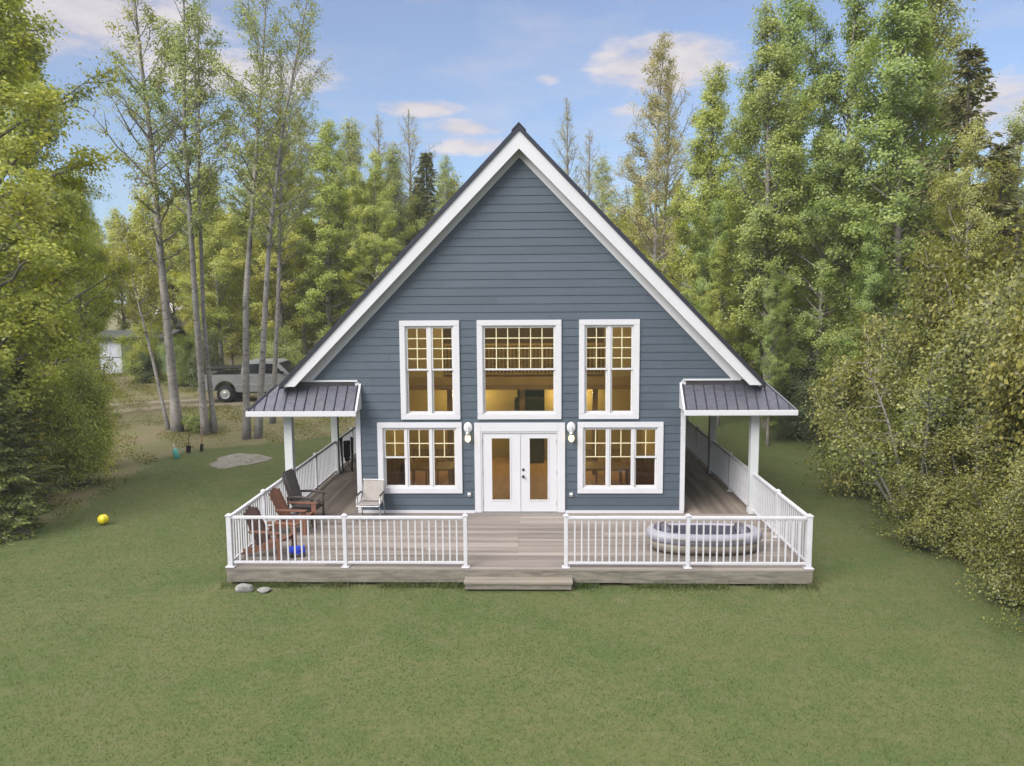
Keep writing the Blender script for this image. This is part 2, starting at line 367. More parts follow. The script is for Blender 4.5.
ne = 16000; ex = rng.uniform(-5.95, 5.95, ne); ey = -4.12 - rng.exponential(.07, ne)                    # uncut fringe along the deck boards
ky = (np.sin(ex * 2.3) + np.sin(ex * 5.1 + 1) + rng.normal(0, .6, ne) > -.3) & ~((np.abs(ex - .04) < 1.12) & (ey > -4.45))
sx = np.where(rng.random(5000) < .5, -1, 1) * (5.89 + rng.exponential(.06, 5000)); sy = rng.uniform(-4.1, 8.8, 5000)
gx = np.concatenate([gx, ex[ky], sx]); gy = np.concatenate([gy, ey[ky], sy]); n = len(gx)
h = rng.uniform(.012, .030, n) * (1 + .5 * rng.random(n) ** 6); w = rng.uniform(.005, .009, n)
edge = np.maximum(np.abs(gx) - 5.87, -4.1 - gy); h *= 1 + 8 * np.exp(-np.maximum(edge, 0) / .12) * rng.random(n) ** 2 * (gy < 9.5)   # uncut along the deck
az = rng.uniform(0, 2 * math.pi, n); ln = rng.uniform(0, .9, n) * h; la = rng.uniform(0, 2 * math.pi, n); z = ground_z(gx, gy)
A = np.stack([gx - np.cos(az) * w, gy - np.sin(az) * w, z - .005], 1); B = np.stack([gx + np.cos(az) * w, gy + np.sin(az) * w, z - .005], 1)
C_ = np.stack([gx + np.cos(la) * ln, gy + np.sin(la) * ln, z + h], 1)
V = np.stack([A, B, C_], 1).reshape(-1, 3)
me = np_mesh('grass', V, np.arange(3 * n).reshape(-1, 3), M['grass'])
o = bpy.data.objects.new('grass', me); COL.objects.link(o); tag(o, 'short mown green grass of the lawn around the deck', 'grass', kind='stuff')

# ------------------------------------------------------------------ the house
house = thing('house', 'blue grey gabled house with white trimmed windows behind the wooden deck', 'house')
WH = 4.077                                           # half width of the front wall
AX = .03                                             # ridge line
SL = 1.036                                           # roof slope
def roofz(x, top): return top - SL * abs(x - AX)
# openings of the front wall (x0, x1, z0, z1): casing outer size
WINS = {
    'ul': (-2.95, -1.47, 2.746, 5.206), 'uc': (-1.04, 1.04, 2.746, 5.206), 'ur': (1.47, 2.95, 2.746, 5.206),
    'll': (-3.56, -1.44, .868, 2.672), 'lr': (1.44, 3.56, .868, 2.672)}
DOOR = (-1.13, 1.13, .38, 2.66)
HOLES = [(a + .06, b - .06, c + .06, d - .06) for a, b, c, d in WINS.values()] + [(DOOR[0] + .06, DOOR[1] - .06, .30, DOOR[3] - .06)]
def bands(holes, zs, xlim):
    """z bands split at hole edges; yields (z0, z1, left0, right0, left1, right1)."""
    for a, bz in zip(zs[:-1], zs[1:]):
        mid = (a + bz) / 2
        l0, r0 = xlim(a); l1, r1 = xlim(bz)
        cuts = sorted((h[0], h[1]) for h in holes if h[2] < mid < h[3])
        x = None; prev = (l0, l1)
        for c0, c1 in cuts:
            yield a, bz, prev[0], c0, prev[1], c0; prev = (c1, c1)
        yield a, bz, prev[0], r0, prev[1], r1
def siding(holes, zb, zt, xlim, course, fn, lip=.016):
    mb = MB(); k = 0
    zc = np.arange(zb, zt + 1e-6, course).tolist()
    if zt - zc[-1] > .02: zc.append(zt)
    hz = [z for h in holes for z in h[2:]] + ([3.6] if zb < 3.6 < zt else [])
    for c0, c1 in zip(zc[:-1], zc[1:]):
        zs = sorted({c0, c1, *[z for z in hz if c0 + .003 < z < c1 - .003]})
        for a, bz, xa0, xb0, xa1, xb1 in bands(holes, zs, xlim):
            if xb0 - xa0 < .01 and xb1 - xa1 < .01: continue
            ya = -lip * (c1 - a) / (c1 - c0); yb = -lip * (c1 - bz) / (c1 - c0)
            ci = zc.index(c0); off = (ci * 1.37 + .4 * (ci % 3)) % 3.66            # staggered butt joints
            lo, hi = max(xa0, xa1) + .25, min(xb0, xb1) - .25
            js = [q for q in (off + 3.66 * m_ for m_ in range(-4, 5)) if lo < q < hi and lip > 0]
            for (la, lb), (ra, rb2) in zip([(xa0, xa1)] + [(q + .002, q + .002) for q in js], [(q - .002, q - .002) for q in js] + [(xb0, xb1)]):
                vs = [fn(la, ya, a), fn(ra, ya, a), fn(rb2, yb, bz), fn(lb, yb, bz)]; fs = [(0, 1, 2, 3)]
                if a == c0:
                    vs += [fn(la, 0, a), fn(ra, 0, a)]; fs.append((4, 5, 1, 0))
                mb.add(vs, fs)
    return mb
def glim(z):
    hw = (9.45 - z) / SL
    if z < 3.6 - 1e-6: hw = min(hw, WH)
    elif z < 3.6 + 1e-6: hw = min(hw, 5.3)
    return AX - min(hw, 5.3), AX + min(hw, 5.3)
def glim_low(z): return (-WH, WH)
siding(HOLES, .36, 3.6, glim_low, .2025, lambda x, y, z: (x, y, z)).build('front_wall', M['siding'], house)
siding(HOLES, 3.6, 9.3, glim, .2, lambda x, y, z: (x, y, z)).build('gable_wall', M['siding'], house)
siding(HOLES, .36, 9.25, lambda z: (AX - min(WH if z < 3.6 else 5.2, (9.4 - z) / SL), AX + min(WH if z < 3.6 else 5.2, (9.4 - z) / SL)), .2, lambda x, y, z: (x, .022, z), 0).build('sheathing', M['siding'], house)
for s in (-1, 1):
    siding([], .36, 2.95, lambda z: (0, 10.4), .2025, lambda x, y, z, s=s: (s * (WH - y), x, z)).build('side_wall', M['siding'], house)
MB().prism([(-WH, .1), (WH, .1), (WH, 3.4), (5.3, 3.6), (AX, 9.3), (-5.3, 3.6), (-WH, 3.4)], lambda u, v, d: (u, d, v), 10.3, 10.45).build('back_wall', M['siding'], house)
MB().box(-WH + .03, WH - .03, .03, 10.3, 0, .355).build('foundation', M['joist'], house)
# interior shell (seen through the panes)
IW = 3.92
inn = siding(HOLES, .36, 9.0, lambda z: (AX - min(IW, max((9.3 - z) / SL, .01)), AX + min(IW, max((9.3 - z) / SL, .01))), .4, lambda x, y, z: (x, .14, z), 0)
inn.build('inner_front_wall', M['pine'], house)
MB().box(-IW, IW, .12, 10.2, .36, .385).build('interior_floor', M['floor_wood'], house)
for s in (-1, 1): MB().box(s * IW, s * (IW + .06), .12, 10.2, .385, 5.0).build('interior_wall', M['olive_wall'], house)
ic = MB()
for s in (-1, 1): ic.prism([(AX, 9.05), (AX + s * 4.1, 9.05 - SL * 4.1), (AX + s * 4.1, 9.13 - SL * 4.1), (AX, 9.13)], lambda u, v, d: (u, d, v), .13, 10.2)
ic.build('interior_ceiling', M['pine'], house)
lf = MB(); lf.box(-IW, IW, 4.0, 10.2, 3.1, 3.4); lf.build('loft_floor', M['pine'], house)
for bx, mt in (((-IW, -2.35, 4.06, 4.14, 3.4, 4.95), 'olive_wall'), ((2.45, IW, 4.06, 4.14, 3.4, 4.95), 'olive_wall'), ((-IW, -.2, 6.8, 6.9, .385, 3.1), 'olive_wall'), ((.7, IW, 6.4, 6.5, .385, 3.1), 'olive_wall')):
    MB().box(*bx).build('partition_wall', M[mt], house)
MB().prism([(-3.85, 3.4), (3.85, 3.4), (3.85, 5.0), (.03, 8.95), (-3.85, 5.0)], lambda u, v, d: (u, d, v), 7.2, 7.3).build('partition_wall', M['pine_dark'], house)  # loft back wall: darker wood colour stands in for the unlit loft
lr = MB(); lr.box(-2.35, 2.45, 4.02, 4.1, 4.34, 4.40); lr.box(-2.35, 2.45, 4.03, 4.09, 3.47, 3.51)
for k in range(44): x = -2.3 + k * .108; lr.box(x, x + .04, 4.04, 4.08, 3.51, 4.34)
lr.build('loft_railing', M['pine'], house)
bt = MB()
for x in (-2.2, 0.0, 2.2): bt.box(x - .08, x + .08, 4.2, 4.36, .385, 3.1)
bt.box(-IW, IW, 3.94, 3.998, 3.02, 3.16)
bt.build('loft_beam', M['pine_dark'], house)
# roof slabs, ridge cap, rake and frieze boards
for s in (-1, 1):
    P = lambda top, hx: [(AX, top), (AX + s * hx, top - SL * hx)]
    a, bq = P(9.79, 5.90), P(9.66, 5.90)
    MB().prism([a[0], a[1], bq[1], bq[0]], lambda u, v, d: (u, d, v), -.40, 10.8).build('roof', M['roof_edge'], house)
    a, bq = P(9.657, 5.83), P(9.24, 5.43)
    bq[1] = (AX + s * (5.83 - .30), a[1][1])       # level cut at the foot
    MB().prism([a[0], a[1], bq[1], bq[0]], lambda u, v, d: (u, d, v), -.36, -.325).build('rake_board', M['white'], house)
    a, bq = P(9.56, 5.60), P(9.09, 5.22)
    MB().prism([a[0], (AX + s * (9.56 - 3.73) / SL, 3.73), (AX + s * (9.09 - 3.73) / SL, 3.73), bq[0]], lambda u, v, d: (u, d, v), -.055, -.018).build('frieze_board', M['white'], house)
    a, bq = P(9.60, 5.80), P(9.57, 5.80)
    MB().prism([a[0], a[1], bq[1], bq[0]], lambda u, v, d: (u, d, v), -.323, -.057).build('rake_soffit', M['white'], house)
    cap = MB().prism([(AX, 9.835), (AX + s * .17, 9.835 - SL * .17), (AX + s * .17, 9.795 - SL * .17), (AX, 9.795)], lambda u, v, d: (u, d, v), -.42, 10.82)
    cap.build('ridge_cap', M['roof_edge'], house)
    # porch roof: the slope carries on over the side deck and hips round the front
    X = lambda x: s * x
    EX, EY, EZ, WX, WZ = 6.62, -.55, 3.04, 6.05, 3.62
    pr = MB()
    def slab(pts, t=.05):
        up = [Vector(p) for p in pts]; pr.add(up + [p - Vector((0, 0, t)) for p in up], [(0, 1, 2, 3), (7, 6, 5, 4), (0, 4, 5, 1), (1, 5, 6, 2), (2, 6, 7, 3), (3, 7, 4, 0)])
    slab([(X(EX), EY, EZ), (X(3.99), EY, EZ), (X(3.99), -.02, WZ), (X(WX), -.02, WZ)])
    slab([(X(EX), EY + .004, EZ), (X(WX), -.016, WZ), (X(WX), 10.7, WZ), (X(EX), 10.7, EZ)])
    po = pr.build('porch_roof', M['metal_roof'], house)
    sm = MB()
    x = 4.02
    while x < EX - .1:
        f = 1.0 if x <= WX else (EX - x) / (EX - WX)
        y1, z1 = EY + (EY * -1 - .02) * f, EZ + (WZ - EZ) * f
        sm.tube([(X(x), EY - .005, EZ + .012), (X(x), y1, z1 + .012)], .013, 4); x += .245
    y = EY + .25
    while y < 10.6:
        f = min(1, (y - EY) / (-.02 - EY))
        sm.tube([(X(EX + .005), y, EZ + .012), (X(EX + (WX - EX) * f), y, EZ + (WZ - EZ) * f + .012)], .013, 4); y += .3
    sm.tube([(X(EX), EY, EZ + .012), (X(WX), -.02, WZ + .012)], .03, 6)
    sm.build('roof_seam', M['roof_edge'], po)
    gt = MB(); gt.box(X(EX + .04), X(3.95), EY - .05, EY - .005, 2.905, EZ + .0); gt.box(X(EX + .005), X(EX + .05), EY + .0, 10.7, 2.905, EZ)
    gt.build('eave_fascia', M['white'], po, bevel=.012)
    MB().box(X(4.10), X(EX), EY + .01, 10.65, 2.92, 2.945).build('porch_ceiling', M['white_dirty'], house)
    MB().prism([(EY + .0, EZ - .02), (-.022, EZ - .02), (-.022, WZ + .03), (EY + .0, EZ + .03)], lambda u, v, d: (d, u, v), X(3.94), X(3.985)).build('porch_cheek', M['white'], house)
    fl = MB(); fl.box(X(4.09), X(5.60), -.045, -.019, WZ - .03, 3.70); fl.build('flashing', M['flash'], house)
    jt = MB(); jt.box(X(4.02), X(5.42), -.07, -.02, 3.702, 3.742); jt.build('wall_trim', M['white'], house)
    cb = MB(); cb.box(X(3.985), X(4.10), -.034, -.004, .43, 3.701); cb.box(X(4.068), X(4.101), -.003, .11, .43, 2.92); cb.build('corner_board', M['white'], house)
    MB().box(X(1.135), X(4.09), -.045, -.004, .363, .428).build('base_trim', M['white'], house)
    for yy in (-.02, 4.45, 8.75):
        ps = MB(); ps.cbox((X(5.79), yy, (DZ + 2.915) / 2), (.2, .2, 2.915 - DZ)); p_ = ps.build('porch_post', M['white_dirty'], house, bevel=.008)
        MB().cbox((X(5.79), yy, DZ + .07), (.23, .23, .13)).build('post_base', M['white_dirty'], p_, bevel=.006); MB().cbox((X(5.79), yy, 2.86), (.23, .23, .10)).build('post_capital', M['white_dirty'], p_, bevel=.006)

def frame_mb(x0, x1, z0, z1, w, y0, y1, wb=None):
    wb = wb or w; mb = MB()
    mb.box(x0, x1, y0, y1, z1 - w, z1); mb.box(x0, x1, y0, y1, z0, z0 + wb)
    mb.box(x0, x0 + w, y0, y1, z0 + wb, z1 - w); mb.box(x1 - w, x1, y0, y1, z0 + wb, z1 - w); return mb
def sash(win, x0, x1, z0, z1, y, cols, rows, gz=None, w=.045, mat='glass', gridmask=None):
    """One glazed unit: sash frame, pane and (if any) a grille whose bars fill z >= gz."""
    frame_mb(x0, x1, z0, z1, w, y - .02, y + .03).build('sash', M['frame'], win, bevel=.004)
    a, b_, c, d = x0 + w, x1 - w, z0 + w, z1 - w
    MB().box(a - .01, b_ + .01, y + .0, y + .006, c - .01, d + .01).build('pane', M[mat], win)
    if cols:
        g0 = c if gz is None else gz; gm = MB(); t = .011
        for k in range(1, cols): xx = a + (b_ - a) * k / cols; gm.box(xx - t, xx + t, y - .008, y - .002, g0, d)
        for k in range(0 if gz is not None else 1, rows): zz = g0 + (d - g0) * k / rows; gm.box(a, b_, y - .0075, y - .0025, zz - t, zz + t)
        gm.build('grille', M['grille'], win)
def casing(key, label=None):
    x0, x1, z0, z1 = WINS[key]
    o = frame_mb(x0, x1, z0, z1, .135, -.055, .02).build('window', M['white'], house, bevel=.006)
    if label: o['label'] = label
    j = frame_mb(x0 + .10, x1 - .10, z0 + .10, z1 - .10, .05, -.035, .135).build('jamb', M['frame'], o)
    return o, (x0 + .15, x1 - .15, z0 + .15, z1 - .15)
for key in ('ul', 'ur'):
    w_, (a, b_, c, d) = casing(key, 'tall window of two sashes side by side, under the gable')
    mz, mx = (c + d) / 2, (a + b_) / 2
    MB().box(mx - .035, mx + .035, -.02, .08, c, d).build('mullion', M['frame'], w_)
    for x0, x1 in ((a, mx - .035), (mx + .035, b_)):
        sash(w_, x0, x1, mz - .01, d, .02, 2, 4); sash(w_, x0, x1, c, mz + .035, .055, 0, 0)
w_, (a, b_, c, d) = casing('uc', 'wide middle window over the front door')
mz = (c + d) / 2
sash(w_, a, b_, mz - .01, d, .02, 6, 4); sash(w_, a, b_, c, mz + .035, .055, 0, 0)
for key, s in (('ll', 1), ('lr', -1)):
    w_, (a, b_, c, d) = casing(key, 'low three part window beside the front door')
    tw = (b_ - a); cuts = [a, a + tw * .318, a + tw * .662, b_] if s > 0 else [a, a + tw * .338, a + tw * .682, b_]
    for k in range(3):
        x0, x1 = cuts[k] + (.02 if k else 0), cuts[k + 1] - (.02 if k < 2 else 0)
        if k: MB().box(cuts[k] - .02, cuts[k] + .02, -.02, .08, c, d).build('mullion', M['frame'], w_)
        mz = c + (d - c) * .50
        if (k == 0 and s > 0) or (k == 2 and s < 0):
            sash(w_, x0, x1, mz - .01, d, .02, 2, 2); sash(w_, x0, x1, c, mz + .04, .055, 0, 0, mat='screen')
        else: sash(w_, x0, x1, c, d, .02, 2, 2, gz=mz + .02)
# front door
dc = MB(); dc.box(DOOR[0], -.97, -.06, .03, .38, 2.66); dc.box(.97, DOOR[1], -.06, .03, .38, 2.66); dc.box(-.97, .97, -.06, .03, 2.44, 2.66)
dcs = dc.build('door_casing', M['white'], house, bevel=.006)
MB().box(DOOR[0] + .02, DOOR[1] - .02, -.05, .06, .362, .398).build('threshold', M['steel'], dcs)
jb = MB(); jb.box(-.97, -.935, -.045, .13, .40, 2.44); jb.box(.935, .97, -.045, .13, .40, 2.44); jb.box(-.935, .935, -.045, .13, 2.405, 2.44); jb.build('jamb', M['frame'], dcs)
for s in (-1, 1):
    x0, x1 = (-.93, -.004) if s < 0 else (.004, .93)
    gx0, gx1 = (-.70, -.245) if s < 0 else (.245, .70); gz0, gz1 = .70, 2.27
    d = MB(); d.box(x0, gx0, -.02, .025, .402, 2.40); d.box(gx1, x1, -.02, .025, .402, 2.40); d.box(gx0, gx1, -.02, .025, .402, gz0); d.box(gx0, gx1, -.02, .025, gz1, 2.40)
    dr = d.build('door', M['white'], house)
    frame_mb(gx0 - .03, gx1 + .03, gz0 - .03, gz1 + .03, .035, -.03, -.021).build('pane_moulding', M['frame'], dr, bevel=.003)
    MB().box(gx0, gx1, 0, .006, gz0, gz1).build('pane', M['glass'], dr)
    if s > 0:
        rot = Matrix.Rotation(R(90), 3, 'X')
        MB().lathe([(.033, 0), (.033, .015), (.014, .02), (.014, .04), (.032, .05), (.034, .065), (.02, .08)], (.085, -.02, 1.30), 14, rot).build('handle', M['dark_metal'], dr, smooth=True)
        MB().lathe([(.033, 0), (.033, .02), (.02, .03)], (.085, -.02, 1.47), 14, rot).build('deadbolt', M['dark_metal'], dr, smooth=True)
    else: MB().box(-.012, .012, -.036, -.021, .402, 2.40).build('astragal', M['frame'], dr)
    for zz in (.62, 1.4, 2.18): MB().box(s * .915, s * .94, -.03, -.0205, zz - .05, zz + .05).build('hinge', M['steel'], dr)

# ------------------------------------------------------------------ wall lamps and outlet boxes
def wall_lamp(x, label):
    t = thing('wall_lamp', label, 'lamp', (x, -.02, 2.42), group='porch lamps either side of the front door')
    MB().lathe([(.11, 0), (.11, .012), (.09, .024), (.03, .028)], (0, 0, .12), 20, Matrix.Scale(1.25, 3, Vector((0, 0, 1))) @ Matrix.Rotation(R(90), 3, 'X')).build('backplate', M['white'], t, smooth=True)
    MB().tube([(0, -.03, .12), (0, -.1, .13), (0, -.13, .09), (0, -.13, .03)], .016, 8).build('arm', M['white'], t, smooth=True)
    MB().lathe([(.02, .05), (.05, .035), (.062, -.02), (.065, -.05), (.06, -.06)], (0, -.13, 0), 18).build('shade', M['steel'], t, smooth=True)
    MB().lathe([(.05, -.062), (.066, -.10), (.068, -.15), (.05, -.20), (.012, -.225)], (0, -.13, 0), 16).build('bulb', M['lamp_glow'], t, smooth=True)
    return t
wall_lamp(-1.285, 'white porch lamp on the blue wall, left of the front door')
wall_lamp(1.28, 'white porch lamp on the blue wall, right of the front door')
for x, w in ((-1.275, 'left'), (1.28, 'right')):
    t = thing('outlet_box', f'small grey outlet cover low on the siding, {w} of the front door', 'outlet', (x, -.02, .84), group='outlet covers on the front wall')
    MB().box(-.05, .05, -.035, 0, -.06, .06).build('cover', M['steel'], t, bevel=.008)
    MB().box(-.035, .035, -.045, -.036, -.01, .045).build('flap', M['frost'], t, bevel=.004)

# ------------------------------------------------------------------ furniture behind the glass
def dining_chair(loc, rz, label):
    t = thing('dining_chair', label, 'chair', loc, rz, 'slat back chairs in the dining room')
    MB().cbox((0, 0, .45), (.44, .42, .04)).build('seat', M['pine_dark'], t, bevel=.01)
    bk = MB(); bk.box(-.21, .21, .19, .22, .90, .98); bk.box(-.21, .21, .19, .22, .60, .64)
    for k in range(5): bk.box(-.16 + k * .07, -.12 + k * .07, .195, .215, .64, .90)
    bk.build('backrest', M['pine'], t)
    for sx in (-1, 1):
        MB().box(sx * .21 - .02, sx * .21 + .02, .185, .225, 0, 1.0).build('leg', M['pine_dark'], t)
        MB().box(sx * .19 - .02, sx * .19 + .02, -.2, -.16, 0, .43).build('leg', M['pine_dark'], t)
FZ = .385
dining_chair((-2.95, 3.0, FZ), R(0), 'slat back wooden chair in the left low window, left of the pair')
dining_chair((-2.25, 3.0, FZ), R(4), 'slat back wooden chair in the left low window, right of the pair')
dining_chair((1.95, 3.0, FZ), R(-3), 'slat back wooden chair in the right low window, left of the pair')
dining_chair((2.65, 3.0, FZ), R(2), 'slat back wooden chair in the right low window, right of the pair')
for x, lab in ((-2.6, 'wooden table behind the left low window'), (2.3, 'wooden table behind the right low window')):
    t = thing('dining_table', lab, 'table', (x, 2.0, FZ))
    MB().cbox((0, 0, .74), (1.5, .95, .05)).build('table_top', M['pine_dark'], t, bevel=.01)
    for sx in (-1, 1):
        for sy in (-1, 1): MB().cbox((sx * .66, sy * .4, .36), (.08, .08, .71)).build('leg', M['pine_dark'], t)
t = thing('refrigerator', 'dark upright refrigerator under the loft behind the middle upper window', 'refrigerator', (.2, 6.2, FZ))
MB().cbox((0, 0, 1.05), (.95, .75, 2.1)).build('body', M['fridge'], t, bevel=.02)
dd_ = MB(); dd_.cbox((-.24, -.395, 1.3), (.45, .03, 1.5)); dd_.cbox((.24, -.395, 1.3), (.45, .03, 1.5)); dd_.build('door', M['fridge'], t, bevel=.01)
for x, y, z, drop, lab in ((-1.46, 2.2, 5.2, 1.9, 'lit pendant lamp high in the great room, on the left'), (1.37, 2.2, 5.2, 1.9, 'lit pendant lamp high in the great room, on the right'),
                           (-1.79, 5.9, 2.75, .33, 'lit ceiling lamp under the loft, on the left'), (1.55, 5.9, 2.75, .33, 'lit ceiling lamp under the loft, on the right')):
    t = thing('pendant_lamp', lab, 'lamp', (x, y, z), group='lamps inside the house')
    MB().tube([(0, 0, .1), (0, 0, drop)], .008, 6).build('cord', M['black'], t)
    MB().lathe([(.02, .14), (.05, .12), (.17, .02), (.175, .015), (.05, .105), (.02, .12)], (0, 0, 0), 18).build('shade', M['dark_metal'], t)
    MB().lathe([(.02, .06), (.07, .03), (.085, -.03), (.06, -.09), (.02, -.11)], (0, 0, 0), 14).build('bulb', M['bulb'], t, smooth=True)

# ------------------------------------------------------------------ deck
deck = thing('deck', 'weathered grey wooden deck wrapping round the front and sides of the house', 'deck')
rg = random.Random(5)
mb = MB(); y = -4.10; k = 0
while y < -.12:
    y1 = min(y + .135, -.004); cuts = [-5.87] + sorted(rg.sample([-3.9, -2.0, 0, 1.95, 3.9], 2)) + [5.87]
    for a, b_ in zip(cuts[:-1], cuts[1:]): mb.box(a + .002, b_ - .002, y, y1, DZ - .038, DZ - rg.uniform(0, .003))
    y += .141
mb.build('front_decking', M['decking_x'], deck)
for s in (-1, 1):
    mb = MB(); x = 4.09
    while x < 5.8:
        cuts = [.0] + sorted(rg.sample([1.8, 3.6, 5.4, 7.2], 2)) + [9.2]
        for a, b_ in zip(cuts[:-1], cuts[1:]): mb.box(s * x, s * min(x + .135, 5.87), a + .002, b_ - .002, DZ - .038, DZ - rg.uniform(0, .003))
        x += .141
    mb.build('side_decking', M['decking_y'], deck)
fb = MB(); fb.box(-5.86, -1.9, -4.095, -4.06, .07, DZ - .04); fb.box(-1.897, 2.1, -4.095, -4.06, .075, DZ - .04); fb.box(2.103, 5.86, -4.095, -4.06, .065, DZ - .04)
fb.build('front_fascia', M['fascia_wood'], deck)
for s in (-1, 1): MB().box(s * 5.825, s * 5.86, -4.057, 9.2, .07, DZ - .04).build('side_fascia', M['fascia_wood'], deck)
jo = MB()
for k in range(12): x = -5.6 + k * 1.02; jo.box(x, x + .05, -4.05, -.05, .10, DZ - .042)
for s in (-1, 1):
    for k in range(7): jo.box(s * 4.15, s * 5.8, .6 + k * 1.3, .65 + k * 1.3, .10, DZ - .042)
jo.box(-5.7, 5.7, -3.6, -3.55, -.02, .10); jo.build('joist', M['joist'], deck)
st = MB(); st.box(-1.03, 1.11, -4.42, -4.27, .155, .195); st.box(-1.03, 1.11, -4.262, -4.10, .155, .195); stp = st.build('step', M['step_wood'], deck)
sr = MB(); sr.box(-1.0, 1.08, -4.395, -4.36, .045, .153); sr.build('riser', M['fascia_wood'], stp)
ss = MB()
for x in (-.98, .03, 1.05): ss.box(x - .025, x + .025, -4.358, -4.10, -.02, .153)
ss.build('stringer', M['joist'], stp)

# ------------------------------------------------------------------ railings
def rail_post(t, x, y, w, fl=True):
    p = MB(); p.cbox((x, y, DZ + .53), (w, w, 1.06)); o = p.build('post', M['vinyl'], t, bevel=.004)
    q = MB(); q.cbox((x, y, DZ + 1.068), (w + .025, w + .025, .02)); q.lathe([(.055, 0), (.02, .03), (.002, .033)], (x, y, DZ + 1.078), 4); q.build('post_cap', M['vinyl'], o)
    if fl: MB().cbox((x, y, DZ + .012), (w + .09, w + .09, .02)).build('base_flange', M['vinyl'], o, bevel=.006)
bal = MB().box(-.014, .014, -.014, .014, 0, .90)
bal_me = None
def railing(label, p0, p1, posts, skips=()):
    global bal_me
    t = thing('railing', label, 'railing', (0, 0, 0))
    along = 0 if abs(p1[0] - p0[0]) > abs(p1[1] - p0[1]) else 1
    fixed = p0[1 - along]; a0, a1 = sorted((p0[along], p1[along]))
    stops = sorted([(q, w / 2) for q, w in posts] + [(q, .1) for q in skips])
    for q, w in posts:
        rail_post(t, *((q, fixed) if along == 0 else (fixed, q)), w)
    for (qa, wa), (qb, wb) in zip(stops[:-1], stops[1:]):
        l0, l1 = qa + wa, qb - wb
        def rb(name, hw, z0, z1, bev):
            b = MB(); b.box(*((l0, l1, fixed - hw, fixed + hw) if along == 0 else (fixed - hw, fixed + hw, l0, l1)), z0, z1); b.build(name, M['vinyl'], t, bevel=bev)
        rb('top_rail', .042, DZ + .995, DZ + 1.05, .01); rb('bottom_rail', .024, DZ + .075, DZ + .12, .004)
        n = max(1, round((l1 - l0) / .137)); st = (l1 - l0) / n
        for k in range(n - 1):
            q = l0 + st * (k + 1)
            if bal_me is None:
                o = bal.build('baluster', M['vinyl'], t); bal_me = o.data
            else:
                o = bpy.data.objects.new('baluster', bal_me); COL.objects.link(o); o.parent = t
            o.location = (q, fixed, DZ + .108) if along == 0 else (fixed, q, DZ + .108)
railing('white baluster railing along the front deck edge, left of the step', (-5.79, -4.02), (-1.02, -4.02), [(-5.79, .10), (-3.45, .075), (-1.02, .075)])
railing('white baluster railing along the front deck edge, right of the step', (.99, -4.02), (5.79, -4.02), [(.99, .075), (3.41, .075), (5.79, .10)])
railing('white baluster railing along the left side deck behind the chairs', (-5.79, -4.02), (-5.79, 9.0), [(-2.02, .075), (2.2, .075), (6.6, .075), (9.12, .075)], (-4.05, -.02, 4.45, 8.75))
railing('white baluster railing along the right side deck by the shrubs', (5.79, -4.02), (5.79, 9.0), [(-2.02, .075), (2.2, .075), (6.6, .075), (9.12, .075)], (-4.05, -.02, 4.45, 8.75))

# ------------------------------------------------------------------ things on the deck
def adirondack(loc, rz, label, mat, backmat=None, label_back=None):
    """Faces local -Y."""
    t = thing('adirondack_chair', label, 'chair', loc, rz, 'slatted wooden deck chairs')
    backmat = backmat or mat
    se = MB()
    for k in range(5): se.cbox((0, -.27 + k * .115, .37 - k * .028), (.52, .10, .022), rx=R(-13))
    se.build('seat', mat, t)
    bk = MB(); tilt = R(24)
    for k in range(5):
        x = (k - 2) * .108; L = .84 - .045 * abs(k - 2)
        bk.cbox((x, .22 + math.sin(tilt) * L / 2, .25 + math.cos(tilt) * L / 2), (.098, .022, L), rx=-tilt)
    for q in (.3, .6): bk.cbox((0, .245 + math.sin(tilt) * q, .25 + math.cos(tilt) * q), (.52, .03, .07), rx=-tilt)
    bk.build('backrest', backmat, t)
    for s in (-1, 1):
        MB().cbox((s * .34, -.02, .575), (.135, .74, .025)).build('armrest', mat, t, bevel=.006)
        MB().cbox((s * .30, -.31, .28), (.03, .11, .56)).build('leg', mat, t)
        MB().cbox((s * .27, .16, .21), (.028, .95, .12), rx=R(-15)).build('leg', mat, t)
adirondack((-5.20, -1.55, DZ), R(84), 'reddish brown slatted wooden chair on the deck, beside the dark armchair', M['adir'])
adirondack((-5.17, -3.25, DZ), R(78), 'brown slatted wooden chair with dark back nearest the front left railing corner', M['adir'], M['adir_worn'])
t = thing('armchair', 'dark brown high backed armchair on the deck against the left railing', 'chair', (-5.25, -.62, DZ), R(80))
MB().cbox((0, -.02, .40), (.52, .56, .12)).build('seat_cushion', M['cushion'], t, bevel=.035)
MB().cbox((0, .34, .80), (.56, .10, .86), rx=R(-17)).build('backrest', M['cushion'], t, bevel=.04)
MB().cbox((0, 0, .30), (.58, .60, .07)).build('seat_frame', M['wicker'], t, bevel=.01)
for s in (-1, 1):
    MB().tube([(s * .33, .30, .62), (s * .335, 0, .64), (s * .335, -.25, .63), (s * .33, -.36, .58)], [.03, .034, .036, .03], 8).build('armrest', M['wicker'], t, smooth=True)
    MB().tube([(s * .32, -.31, 0), (s * .32, -.31, .6)], .026, 8).build('leg', M['wicker'], t)
    MB().tube([(s * .30, .40, 0), (s * .30, .30, .4), (s * .30, .32, .62)], .026, 8).build('leg', M['wicker'], t)
